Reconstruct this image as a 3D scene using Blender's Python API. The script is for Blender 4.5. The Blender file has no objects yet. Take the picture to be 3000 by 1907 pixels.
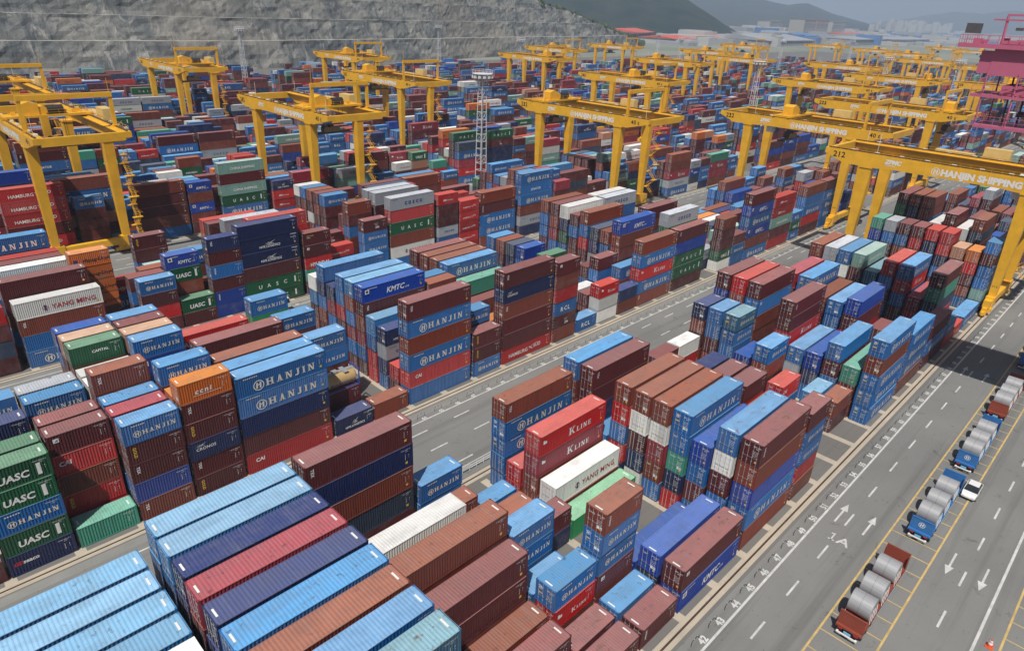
import bpy, bmesh, math, random
import numpy as np
from mathutils import Matrix, Vector

# ------------------------------------------------------------------ camera, sky, sun, exposure
S = bpy.context.scene
COL = S.collection
PI = math.pi
YAW, PITCH, ROLL, FPX, CAMH = math.radians(44.2757), math.radians(25.2089), math.radians(2.4168), 1967.54, 55.5
_f = Vector((math.cos(PITCH)*math.cos(YAW), math.cos(PITCH)*math.sin(YAW), -math.sin(PITCH)))
_r = _f.cross(Vector((0, 0, 1))).normalized(); _u = _r.cross(_f)
CR = math.cos(ROLL)*_r + math.sin(ROLL)*_u
CU = -math.sin(ROLL)*_r + math.cos(ROLL)*_u
cam_d = bpy.data.cameras.new('camera')
cam = bpy.data.objects.new('camera', cam_d); COL.objects.link(cam)
cam_d.sensor_width = 36.0; cam_d.lens = FPX/3000*36.0; cam_d.clip_start = 1.0; cam_d.clip_end = 40000
cam.matrix_world = Matrix(((CR.x, CU.x, -_f.x, 0), (CR.y, CU.y, -_f.y, 0), (CR.z, CU.z, -_f.z, CAMH), (0, 0, 0, 1)))
S.camera = cam

SUN_EL = math.radians(60.0)
SDIR = Vector((0.85, 0.53, 0)).normalized()*math.cos(SUN_EL) + Vector((0, 0, -math.sin(SUN_EL)))   # the way the light travels
sun_d = bpy.data.lights.new('sun', 'SUN'); sun_d.energy = 4.7; sun_d.angle = math.radians(0.53); sun_d.color = (1.0, 0.955, 0.89)
sun = bpy.data.objects.new('sun', sun_d); COL.objects.link(sun)
sun.rotation_euler = SDIR.to_track_quat('-Z', 'Y').to_euler()
W = bpy.data.worlds.new('World'); S.world = W; W.use_nodes = True
_nt = W.node_tree; _bg = _nt.nodes['Background']; _sky = _nt.nodes.new('ShaderNodeTexSky')
_sky.sky_type = 'NISHITA'; _sky.sun_disc = False; _sky.sun_elevation = SUN_EL
_sky.sun_rotation = math.atan2(-SDIR.x, -SDIR.y)
_sky.air_density = 1.0; _sky.dust_density = 2.5; _sky.ozone_density = 1.5; _sky.altitude = 60
_nt.links.new(_sky.outputs[0], _bg.inputs[0]); _bg.inputs[1].default_value = 0.05
S.view_settings.view_transform = 'Standard'; S.view_settings.look = 'None'; S.view_settings.exposure = 0.08; S.view_settings.gamma = 1
S.cycles.max_bounces = 5; S.cycles.diffuse_bounces = 2; S.cycles.glossy_bounces = 2; S.cycles.volume_bounces = 0
S.cycles.use_denoising = True
random.seed(7)
rng = np.random.default_rng(7)

def ground_at(px, py, z=0.0):
    """the place on level z that the photograph shows at pixel (px, py)"""
    d = CR*((px-1500)/FPX) - CU*((py-953.5)/FPX) + _f
    t = (z-CAMH)/d.z
    return d.x*t, d.y*t

# ------------------------------------------------------------------ small helpers
class MB:
    def __init__(s): s.v = []; s.f = []; s.m = []
    def quad(s, a, b, c, d, m=0):
        n = len(s.v); s.v += [a, b, c, d]; s.f.append((n, n+1, n+2, n+3)); s.m.append(m)
    def poly(s, pts, m=0):
        n = len(s.v); s.v += list(pts); s.f.append(tuple(range(n, n+len(pts)))); s.m.append(m)
    def box(s, x0, x1, y0, y1, z0, z1, m=0):
        n = len(s.v)
        s.v += [(x0,y0,z0),(x1,y0,z0),(x1,y1,z0),(x0,y1,z0),(x0,y0,z1),(x1,y0,z1),(x1,y1,z1),(x0,y1,z1)]
        for q in ((3,2,1,0),(4,5,6,7),(0,1,5,4),(1,2,6,5),(2,3,7,6),(3,0,4,7)):
            s.f.append(tuple(n+i for i in q)); s.m.append(m)
    def taper(s, c0, c1, w0, w1, m=0):
        """box between two centres; w = (half x, half y)"""
        n = len(s.v)
        for c, w in ((c0, w0), (c1, w1)):
            s.v += [(c[0]-w[0],c[1]-w[1],c[2]),(c[0]+w[0],c[1]-w[1],c[2]),(c[0]+w[0],c[1]+w[1],c[2]),(c[0]-w[0],c[1]+w[1],c[2])]
        for q in ((3,2,1,0),(4,5,6,7),(0,1,5,4),(1,2,6,5),(2,3,7,6),(3,0,4,7)):
            s.f.append(tuple(n+i for i in q)); s.m.append(m)
    def bar(s, a, b, r, n=4, m=0):
        a = Vector(a); b = Vector(b); d = (b-a)
        if d.length < 1e-6: return
        d.normalize(); up = Vector((0,0,1)) if abs(d.z) < .95 else Vector((1,0,0))
        p = d.cross(up).normalized(); q = p.cross(d); k = len(s.v)
        for c in (a, b):
            for i in range(n):
                t = 2*PI*(i+.5)/n; o = p*math.cos(t)*r+q*math.sin(t)*r
                s.v.append(tuple(c+o))
        for i in range(n):
            j = (i+1) % n; s.f.append((k+i, k+j, k+n+j, k+n+i)); s.m.append(m)
        s.f.append(tuple(k+i for i in reversed(range(n)))); s.m.append(m)
        s.f.append(tuple(k+n+i for i in range(n))); s.m.append(m)
    def cyl(s, a, b, r, n=16, m=0, r2=None):
        a = Vector(a); b = Vector(b); d = (b-a).normalized(); up = Vector((0,0,1)) if abs(d.z) < .95 else Vector((1,0,0))
        p = d.cross(up).normalized(); q = p.cross(d); k = len(s.v)
        for c, rr in ((a, r), (b, r if r2 is None else r2)):
            for i in range(n):
                t = 2*PI*i/n; s.v.append(tuple(c+p*math.cos(t)*rr+q*math.sin(t)*rr))
        for i in range(n):
            j = (i+1) % n; s.f.append((k+i, k+j, k+n+j, k+n+i)); s.m.append(m)
        s.f.append(tuple(k+i for i in reversed(range(n)))); s.m.append(m); s.f.append(tuple(k+n+i for i in range(n))); s.m.append(m)
    def add2d(s, vf, fn, m=0):
        v, f = vf; k = len(s.v); s.v += [fn(a, b) for a, b in v]
        for q in f: s.f.append(tuple(k+i for i in q)); s.m.append(m)
    def prism(s, pts, fn, d, m=0):
        """outline in 2D mapped by fn(a, b, depth), given depth 0..d"""
        n = len(s.v); k = len(pts)
        s.v += [fn(a, b, 0) for a, b in pts]+[fn(a, b, d) for a, b in pts]
        s.f.append(tuple(n+i for i in range(k))); s.m.append(m); s.f.append(tuple(n+k+i for i in reversed(range(k)))); s.m.append(m)
        for i in range(k):
            j = (i+1) % k; s.f.append((n+j, n+i, n+k+i, n+k+j)); s.m.append(m)
    def mesh(s, name, mats=(), smooth=False, fix=True):
        me = bpy.data.meshes.new(name); me.from_pydata([tuple(v) for v in s.v], [], s.f)
        for q in mats: me.materials.append(q)
        if len(mats) > 1: me.polygons.foreach_set('material_index', s.m)
        if fix:
            bm = bmesh.new(); bm.from_mesh(me); bmesh.ops.recalc_face_normals(bm, faces=bm.faces); bm.to_mesh(me); bm.free()
        if smooth: me.polygons.foreach_set('use_smooth', [True]*len(me.polygons))
        me.update(); return me

def link(name, me, parent=None, loc=None):
    o = bpy.data.objects.new(name, me); COL.objects.link(o)
    if parent: o.parent = parent
    if loc: o.location = loc
    return o
def tag(o, label=None, cat=None, group=None, kind=None):
    if label: o['label'] = label
    if cat: o['category'] = cat
    if group: o['group'] = group
    if kind: o['kind'] = kind
    return o
def empty(name, loc, label, cat, group=None, rz=0):
    o = bpy.data.objects.new(name, None); COL.objects.link(o); o.location = loc; o.rotation_euler = (0, 0, rz); o.empty_display_size = .2
    return tag(o, label, cat, group)
def dup(o, parent=None):
    c = o.copy(); COL.objects.link(c)
    if parent: c.parent = parent
    for ch in list(o.children): dup(ch, c)
    return c
def structure(name, me): return tag(link(name, me), kind='structure')

# ------------------------------------------------------------------ materials
class NT:
    def __init__(s, name):
        s.mat = bpy.data.materials.new(name); s.mat.use_nodes = True; s.t = s.mat.node_tree; s.b = s.t.nodes['Principled BSDF']
    def n(s, typ, **kw):
        nd = s.t.nodes.new(typ)
        for k, v in kw.items(): setattr(nd, k, v)
        return nd
    def l(s, a, b): s.t.links.new(a, b)
    def math(s, op, a, b=None, clamp=False):
        nd = s.n('ShaderNodeMath', operation=op, use_clamp=clamp)
        for i, x in enumerate((a, b)):
            if x is None: continue
            if hasattr(x, 'is_linked'): s.l(x, nd.inputs[i])
            else: nd.inputs[i].default_value = x
        return nd.outputs[0]
    def mix(s, fac, a, b, mode='MIX'):
        nd = s.n('ShaderNodeMix', data_type='RGBA', blend_type=mode)
        for i, x in ((0, fac), (6, a), (7, b)):
            if hasattr(x, 'is_linked'): s.l(x, nd.inputs[i])
            else: nd.inputs[i].default_value = x if i == 0 else (*x[:3], 1)
        return nd.outputs[2]
    def noise(s, vec, scale, detail=3, rough=.55, dist=0):
        nd = s.n('ShaderNodeTexNoise'); nd.inputs['Scale'].default_value = scale; nd.inputs['Detail'].default_value = detail
        nd.inputs['Roughness'].default_value = rough; nd.inputs['Distortion'].default_value = dist
        if vec is not None: s.l(vec, nd.inputs['Vector'])
        return nd.outputs['Fac']
    def ramp(s, x, a, b):
        nd = s.n('ShaderNodeMapRange', clamp=True); s.l(x, nd.inputs[0]); nd.inputs[1].default_value = a; nd.inputs[2].default_value = b
        return nd.outputs[0]
    def vec(s, src, scale=(1,1,1), off=None):
        nd = s.n('ShaderNodeMapping'); s.l(src, nd.inputs[0]); nd.inputs['Scale'].default_value = scale
        if off is not None: s.l(off, nd.inputs['Location'])
        return nd.outputs[0]
    def base(s, c): s.l(c, s.b.inputs['Base Color'])

def plain(name, c, rough=.6, metal=0.0, var=.18, scale=1.5):
    m = NT(name); tc = m.n('ShaderNodeTexCoord'); nz = m.noise(tc.outputs['Object'], scale, 5, .6)
    m.base(m.mix(m.math('MULTIPLY', m.ramp(nz, .35, .7), var*2), c, tuple(x*.55 for x in c)))
    m.b.inputs['Roughness'].default_value = rough; m.b.inputs['Metallic'].default_value = metal
    return m.mat

def paint(name, c, roof=False):
    """ship-container paint: each box gets its own shade, dust, streaks and rust"""
    m = NT(name); tc = m.n('ShaderNodeTexCoord'); oi = m.n('ShaderNodeObjectInfo'); rnd = oi.outputs['Random']
    off = m.n('ShaderNodeCombineXYZ'); m.l(m.math('MULTIPLY', rnd, 177.0), off.inputs[0]); m.l(m.math('MULTIPLY', rnd, 61.0), off.inputs[1])
    ob = tc.outputs['Object']
    r2 = m.math('FRACT', m.math('MULTIPLY', rnd, 13.7)); r3 = m.math('FRACT', m.math('MULTIPLY', rnd, 37.3))
    hs = m.n('ShaderNodeHueSaturation'); hs.inputs['Color'].default_value = (*c, 1)
    m.l(m.math('ADD', .80, m.math('MULTIPLY', rnd, .40)), hs.inputs['Value']); m.l(m.math('ADD', .86, m.math('MULTIPLY', r2, .2)), hs.inputs['Saturation'])
    col = hs.outputs[0]
    g = sum(c)/3
    if roof:
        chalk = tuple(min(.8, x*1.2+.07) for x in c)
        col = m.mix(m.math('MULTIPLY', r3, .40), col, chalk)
        big = m.noise(m.vec(ob, (.35, .8, 1), off.outputs[0]), 1.0, 6, .65)
        col = m.mix(m.math('MULTIPLY', m.ramp(big, .42, .66), .65), col, tuple(x*.58+.06 for x in c))
        rib = m.noise(m.vec(ob, (2.6, .25, .2), off.outputs[0]), 1.0, 3, .6)
        col = m.mix(m.math('MULTIPLY', m.ramp(rib, .52, .8), .4), col, tuple(x*.6+.16 for x in c))
        sp = m.noise(m.vec(ob, (1, 1, 1), off.outputs[0]), 1.7, 4, .7)
        col = m.mix(m.math('MULTIPLY', m.ramp(sp, .60, .68), m.math('MULTIPLY', r2, .75)), col, (.045, .04, .04))
        ru = m.noise(m.vec(ob, (.6, 1.2, 1), off.outputs[0]), 1.1, 8, .75, .4)
        col = m.mix(m.math('MULTIPLY', m.ramp(ru, .58, .64), m.math('MULTIPLY', m.ramp(r3, .35, .9), .8)), col, (.17, .10, .065))
        m.b.inputs['Roughness'].default_value = .62
    else:
        big = m.noise(m.vec(ob, (.5, .5, 1), off.outputs[0]), 1.0, 5, .6)
        col = m.mix(m.math('MULTIPLY', m.ramp(big, .45, .8), .30), col, tuple(x*.8+.025 for x in c))
        st = m.noise(m.vec(ob, (3.2, 3.2, .22), off.outputs[0]), 1.0, 5, .6)
        col = m.mix(m.math('MULTIPLY', m.ramp(st, .50, .70), .6), col, tuple(x*.55+g*.12 for x in c))
        ru = m.noise(m.vec(ob, (1.4, 1.4, .55), off.outputs[0]), 1.6, 7, .75, .3)
        col = m.mix(m.math('MULTIPLY', m.ramp(ru, .61, .68), m.math('MULTIPLY', r3, .8)), col, (.10, .05, .032))
        m.b.inputs['Roughness'].default_value = .48
    m.base(col); m.b.inputs['Specular IOR Level'].default_value = .35
    return m.mat

# name: (side, roof, words)
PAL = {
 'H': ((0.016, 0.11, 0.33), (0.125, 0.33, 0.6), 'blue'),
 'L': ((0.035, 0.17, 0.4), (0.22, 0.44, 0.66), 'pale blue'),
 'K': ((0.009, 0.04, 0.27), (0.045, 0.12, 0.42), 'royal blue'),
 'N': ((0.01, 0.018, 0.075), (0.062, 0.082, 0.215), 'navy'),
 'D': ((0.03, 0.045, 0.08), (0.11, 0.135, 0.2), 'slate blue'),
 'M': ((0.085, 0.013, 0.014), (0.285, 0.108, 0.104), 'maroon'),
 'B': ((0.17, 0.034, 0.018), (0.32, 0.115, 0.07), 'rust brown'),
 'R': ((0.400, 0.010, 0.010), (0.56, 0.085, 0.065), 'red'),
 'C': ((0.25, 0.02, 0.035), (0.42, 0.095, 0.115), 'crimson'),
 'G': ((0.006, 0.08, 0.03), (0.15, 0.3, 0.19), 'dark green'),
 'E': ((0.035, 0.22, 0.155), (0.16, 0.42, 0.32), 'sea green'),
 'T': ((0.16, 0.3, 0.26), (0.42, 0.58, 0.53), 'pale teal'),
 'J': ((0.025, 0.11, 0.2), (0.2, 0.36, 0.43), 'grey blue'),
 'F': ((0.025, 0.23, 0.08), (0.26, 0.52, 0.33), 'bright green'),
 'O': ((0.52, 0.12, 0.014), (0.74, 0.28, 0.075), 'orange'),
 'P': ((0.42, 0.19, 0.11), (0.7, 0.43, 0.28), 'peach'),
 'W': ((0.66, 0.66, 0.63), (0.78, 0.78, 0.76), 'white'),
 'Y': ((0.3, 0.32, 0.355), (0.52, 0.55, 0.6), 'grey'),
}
PM = {k: (paint('paint_'+v[2].replace(' ', '_'), v[0]), paint('roof_'+v[2].replace(' ', '_'), v[1], True)) for k, v in PAL.items()}
M_WHITE = plain('white_lettering', (.78,.78,.76), .6, 0, .1)
M_CREAM = plain('cream_lettering', (.74,.70,.62), .6, 0, .1)
M_NAVYL = plain('navy_lettering', (.03,.04,.16), .6, 0, .05)
M_REDL = plain('red_lettering', (.42,.02,.03), .6, 0, .05)
M_GREENL = plain('green_lettering', (.02,.22,.07), .6, 0, .05)
M_BLACK = plain('black_paint', (.02,.02,.022), .6, 0, .1)
M_YELL = plain('yellow_lettering', (.75,.48,.05), .6, 0, .1)
M_STEEL = plain('galvanised_steel', (.55,.55,.54), .45, .5, .3, 3)
M_FRAME = plain('dark_casting', (.10,.085,.075), .65, .1, .3, 3)
M_CRANE = plain('crane_yellow', (.86,.46,.028), .42, 0, .22, .35)
M_CRDARK = plain('crane_grease', (.10,.065,.03), .6, .1, .3, 1)
M_RUBBER = plain('rubber', (.022,.022,.024), .85, 0, .2)
M_GLASS = plain('dark_glass', (.02,.025,.03), .08, 0, 0)
M_LAMPW = plain('lamp_white', (.75,.77,.78), .4, 0, .1)
M_TWHITE = plain('tower_white', (.72,.74,.76), .45, 0, .15)

# ------------------------------------------------------------------ lettering
_TC = {}
def T(s, h, shear=0.0, space=1.0, bold=0.02, res=2):
    """outline text as flat polygons: (verts, faces), baseline 0, left 0, capital height h; and its width"""
    key = (s, round(h, 3), shear, space, bold, res)
    if key in _TC: return _TC[key]
    cu = bpy.data.curves.new('txt', 'FONT'); cu.body = s; cu.size = h/0.73; cu.space_character = space; cu.offset = bold*h
    cu.resolution_u = res; cu.fill_mode = 'FRONT'
    ob = bpy.data.objects.new('txt', cu); COL.objects.link(ob)
    dg = bpy.context.evaluated_depsgraph_get(); me = bpy.data.meshes.new_from_object(ob.evaluated_get(dg))
    v = [(p.co.x+shear*p.co.y, p.co.y) for p in me.vertices]; f = [tuple(p.vertices) for p in me.polygons]
    bpy.data.objects.remove(ob); bpy.data.curves.remove(cu); bpy.data.meshes.remove(me)
    x0 = min(a for a, b in v); v = [(a-x0, b) for a, b in v]
    _TC[key] = ((v, f), max(a for a, b in v)); return _TC[key]

def shift(vf, dx, dy, sc=1.0): return ([(a*sc+dx, b*sc+dy) for a, b in vf[0]], vf[1])
def rects(L):
    v = []; f = []
    for q in L:
        n = len(v); v += list(q); f.append(tuple(range(n, n+len(q))))
    return v, f
def R4(x0, x1, y0, y1): return [(x0,y0),(x1,y0),(x1,y1),(x0,y1)]
def ring(cx, cy, r, w, n=20):
    v = []; f = []
    for i in range(n):
        t = 2*PI*i/n; v += [(cx+r*math.cos(t), cy+r*math.sin(t)), (cx+(r-w)*math.cos(t), cy+(r-w)*math.sin(t))]
    for i in range(n):
        j = (i+1) % n; f.append((2*i, 2*j, 2*j+1, 2*i+1))
    return v, f
def disc(cx, cy, r, n=18): return ([(cx+r*math.cos(2*PI*i/n), cy+r*math.sin(2*PI*i/n)) for i in range(n)], [tuple(range(n))])
def serif(word, h, gap=.42):
    """slab-serif capitals drawn stroke by stroke"""
    s = .24*h; t = .10*h; e = .11*h; q = []; x = 0
    def stem(a): q.append(R4(a, a+s, 0, h)); q.append(R4(a-e, a+s+e, 0, t)); q.append(R4(a-e, a+s+e, h-t, h))
    for c in word:
        if c == 'H': stem(x+e); stem(x+e+.62*h); q.append(R4(x+e+s, x+e+.62*h, .45*h, .57*h)); x += .62*h+s+2*e
        elif c == 'I': stem(x+e); x += s+2*e
        elif c == 'J':
            q.append(R4(x+.32*h, x+.32*h+s, .12*h, h)); q.append(R4(x+.32*h-e, x+.32*h+s+e, h-t, h))
            q.append([(x,0.02*h),(x+.40*h,0),(x+.32*h+s,.14*h),(x+.32*h,.2*h),(x,.16*h)]); x += .32*h+s+e
        elif c == 'A':
            w = .86*h; q.append([(x+e,0),(x+e+.16*h,0),(x+w/2+.06*h,h),(x+w/2-.08*h,h)]); q.append([(x+w-e-s,0),(x+w-e,0),(x+w/2+.10*h,h),(x+w/2-.12*h,h)])
            q.append(R4(x+.26*h, x+.62*h, .26*h, .36*h)); q.append(R4(x, x+.34*h, 0, t)); q.append(R4(x+w-.42*h, x+w, 0, t)); x += w
        elif c == 'N':
            a = x+e; q.append(R4(a, a+.15*h, 0, h)); q.append(R4(a+.62*h, a+.77*h, 0, h))
            q.append([(a,h),(a+.24*h,h),(a+.77*h,0),(a+.53*h,0)]); q.append(R4(a-e, a+.15*h+e, 0, t)); q.append(R4(a-e, a+.2*h, h-t, h)); q.append(R4(a+.62*h-e, a+.77*h+e, h-t, h)); x += .77*h+2*e
        elif c == 'K':
            stem(x+e); a = x+e+s; q.append([(a,.40*h),(a+.42*h,h),(a+.60*h,h),(a+.06*h,.28*h)]); q.append([(a+.10*h,.52*h),(a+.42*h,0),(a+.66*h,0),(a+.24*h,.64*h)]); q.append(R4(a+.34*h, a+.72*h, 0, t)); q.append(R4(a+.34*h, a+.68*h, h-t, h)); x += s+e+.72*h
        elif c == 'L': stem(x+e); q.append(R4(x+e+s, x+e+.66*h, 0, t*1.2)); q.append(R4(x+e+.60*h, x+e+.68*h, 0, .3*h)); x += e+.70*h
        elif c == 'E':
            stem(x+e)
            for y in (0, .45*h, h-t): q.append(R4(x+e+s, x+e+.62*h, y, y+t*1.1))
            q.append(R4(x+e+.56*h, x+e+.64*h, 0, .28*h)); q.append(R4(x+e+.56*h, x+e+.64*h, .72*h, h)); x += e+.66*h
        x += gap*h
    return rects(q), x-gap*h
def ring_h(cx, cy, r):
    """ring with a slanting H inside"""
    v, f = ring(cx, cy, r, r*.17); k = len(v)
    hv, hf = rects([[(cx-.52*r,cy-.5*r),(cx-.22*r,cy-.62*r),(cx-.12*r,cy+.55*r),(cx-.42*r,cy+.55*r)],[(cx+.12*r,cy-.55*r),(cx+.42*r,cy-.55*r),(cx+.52*r,cy+.5*r),(cx+.22*r,cy+.62*r)],[(cx-.2*r,cy-.05*r),(cx+.2*r,cy+.1*r),(cx+.2*r,cy+.3*r),(cx-.2*r,cy+.12*r)]])
    return v+hv, f+[tuple(k+i for i in q) for q in hf]
def wing(x, y, w, h):
    return rects([[(x,y),(x+.55*w,y+.45*h),(x+w,y+h),(x+.62*w,y+.35*h)],[(x+.2*w,y-.12*h),(x+.62*w,y+.22*h),(x+.9*w,y+.12*h),(x+.6*w,y+.05*h)],[(x+.1*w,y+.35*h),(x+.5*w,y+.6*h),(x+.45*w,y+.48*h)]])
def swoosh(x, y, w, h):
    return rects([[(x,y+.75*h),(x+.32*w,y+.62*h),(x+.6*w,y+.25*h),(x+w,y),(x+.66*w,y+.42*h),(x+.36*w,y+.78*h)],[(x+.12*w,y),(x+.45*w,y+.45*h),(x+.9*w,y+.85*h),(x+w,y+h),(x+.62*w,y+.72*h),(x+.36*w,y+.45*h)]])

def logo(code, L, H, far=False):
    """pieces (vf, colour) on a side seen from outside, x from its left end, y from its bottom"""
    big = L > 8; o = []; res = 1 if far is True else 2
    def put(s, x, y, h, col='w', shear=0, space=1.0, bold=.02, mid=False):
        vf, w = T(s, h, shear, space, bold, res); o.append((shift(vf, x-(w/2 if mid else 0), y), col)); return w
    if code == 'h':
        h = .98 if big else .56; vf, w = serif('HANJIN', h, .36 if big else .27); x = 3.75 if big else 1.95; y = .62 if big else .86
        o.append((shift(vf, x, y), 'c')); o.append((ring_h(x-h*.95, y+h*.45, h*.72), 'c'))
    elif code == 'k':
        h = .92 if big else .62; w = put('KMTC', L*(.37 if big else .36), .78, h, 'w', .22, 1.0, .035)
        put('LINE', L*(.37 if big else .36)+w+.1, .80, h*.3, 'w', .22); o.append((rects([R4(.5, 1.25, H-1.15, H-.45)]), 'w')); o.append((disc(.87, H-.8, .22), 'r'))
    elif code == 'u':
        if big:
            for i, c in enumerate('UASC'): put(c, 3.1+i*1.75, .9, .78, 'w', 0, 1, .03, True)
            o.append((rects([R4(10.3, 10.62, .75, 2.0)]), 'w'))
        else:
            put('UASC', 1.35, .72, .78, 'w', .12, 1.02, .045); o.append((rects([R4(4.75, 5.12, .5, 1.85)]), 'w'))
    elif code == 'c':
        for i, c in enumerate('COSCO'): put(c, L*.5+(i-2)*(1.05 if big else .62)+.2, .95 if big else 1.0, .72 if big else .48, 'n', 0, 1, .06, True)
        put('CBHU 5817026', .55, H-.55, .16, 'n')
    elif code == 'y':
        h = .80 if big else .4; w = put('YANG MING', L*.40, .85, h, 'r', 0, 1.05, .02)
        o.append((ring(L*.33, .85+h*.5, h*.62, h*.12, 4), 'r')); o.append((rects([[(L*.33-h*.28,.85),(L*.33+h*.28,.85),(L*.33+h*.1,.85+h*.5),(L*.33+h*.28,.85+h),(L*.33-h*.28,.85+h),(L*.33-h*.1,.85+h*.5)]]), 'n'))
    elif code == 's':
        h = .72 if big else .38; w = put('HAMBURG', L*.13, .75, h); o.append((swoosh(L*.13+w+.1, .72, h*1.9, h*1.25), 'w')); put('SÜD', L*.13+w+h*2.05, .95, h)
    elif code == 'x':
        h = .62 if big else .46; w = put('stx', L*.24, .95, h*1.25, 'w', .1, 1, .05); put('PanOcean', L*.24+w+.08, .95, h*.72)
    elif code == 'l':
        h = .92 if big else .5; a, w = serif('K', h*1.15); o.append((shift(a, L*.42, .8), 'w')); b, w2 = serif('LINE', h*.78, .25); o.append((shift(b, L*.42+w+h*.3, .8), 'w'))
        o.append((rects([R4(.55, 1.15, H-1.2, H-.85), R4(.55, .8, H-.85, H-.7)]), 'w'))
    elif code == 'r': put('RCL', L*.26, .72, 1.0 if big else .86, 'w', .05, 1.35, .04)
    elif code == 'z':
        put('ZIM', L*.48, .62, .42, 'w', 0, 1, .05)
        for i in range(7): o.append((disc(L*.46+(i % 4)*.26+(.13 if i > 3 else 0), 1.62-.3*(i//4), .07, 6), 'w'))
    elif code == 'n':
        h = .46 if big else .34; put('NYK LOGISTICS', L*.5, .62, h, 'w', .1, .95, .03, True); o.append((wing(L*.40, 1.15, L*.2, .8), 'w')); o.append((rects([R4(L*.86+.14*i, L*.86+.14*i+.09, H-.5, H-.36) for i in range(9)]+[R4(L*.86, L*.95, H-1.1, H-1.03)]), 'w'))
    elif code == 'e': put('EVERGREEN', L*.5, .95, .62 if big else .42, 'w', 0, 1, .04, True)
    elif code == 'E': put('EVERGREEN', L*.5, .95, .62 if big else .42, 'g', 0, 1, .04, True)
    elif code == 'i': put('CHINA SHIPPING', L*.52, .92, .66 if big else .4, 'w', 0, .95, .03, True)
    elif code == 'a': put('CAI', L*.09, H-1.35, .55, 'w', .05, 1, .045)
    elif code == 'd': put('HYUNDAI', 1.0, .65, .72, 'w', 0, .95, .05); o.append((rects([[(.4,.65),(.85,.65),(.62,1.2)]]), 'g'))
    elif code == 'S': put('GE', .45, 1.25, .44, 'r', .3, 1, .06); put('seaco', 1.25, 1.25, .46, 'w', .1, 1, .04)
    elif code == 'p': put('CAPITAL', L*.40, 1.35, .36, 'w', 0, 1, .03)
    elif code == 'o': put('Hapag-Lloyd', L*.30, .85, .62, 'b', .15, 1, .02); o.append((rects([R4(.45, 1.05, .9, 1.45)]), 'n'))
    elif code == 'q': put('ccni', L*.30, .92, .66, 'w', .15, 1.35, .04); o.append((rects([R4(L*.26, L*.80, .68, .73)]), 'w'))
    elif code == 'C': put('CRONOS', .75, 1.2, .40, 'w', .05, 1.05, .02); o.append((wing(.6, 1.75, 1.4, .4), 'w'))
    elif code == 'f': put('T S LINES', L*.46, 1.0, .50, 'w', 0, 1, .03)
    elif code == 'g': put('SENATOR', L*.30, .9, .62, 'w', .15, 1, .03)
    elif code == 'b': o.append((rects([R4(.6, 1.15, H-.95, H-.45)]), 'w')); o.append((rects([[(.7,H-.85),(1.05,H-.85),(1.05,H-.55)]]), 'n'))
    elif code == 'm': put('TEXTAINER', .7, H-.75, .22, 'y'); put('TERRA', .7, H-1.1, .2, 'w')
    elif code in 'tv5w':
        s = {'t': 'TEX', 'v': 'triton', '5': 'GOLD', 'w': 'CRONOS'}[code]
        vf, w = T(s, .34, 0, 1.1, .04, res); sc = min(1.0, 1.75/w)
        o.append((([(.62+b*sc, H-.45-a*sc) for a, b in vf[0]], vf[1]), 'y' if code == '5' else 'w'))
    # small codes at the right-hand end of the side
    if far == 'codes':
        o = []
        for i, s in enumerate((('42G1', '22G1')[not big],)): put(s, L-1.0, H-.74, .12, 'w', 0, 1, .0)
        n = {'H': 1}.get(code, 1); put('TCNU 480213 5', L-1.55, H-.54, .13, 'w', 0, 1, .005)
        o.append((rects([R4(L-1.02, L-.985, H-1.75, H-1.0), R4(L-.62, L-.55, H-1.25, H-1.15), R4(L-.6, L-.56, H-1.5, H-1.42)]), 'w'))
        if big: o.append((rects([R4(L-1.0, L-.72, .55, .85)]), 'y'))
        if code in 'hk': o.append((rects([R4(1.0+i*.23, 1.14+i*.23, H-.46, H-.32) for i in range(8 if big else 6)]), 'c'))
    return o
LCOL = {'w': M_WHITE, 'c': M_CREAM, 'n': M_NAVYL, 'r': M_REDL, 'g': M_GREENL, 'b': M_BLACK, 'y': M_YELL}
LKEY = list(LCOL)

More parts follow.
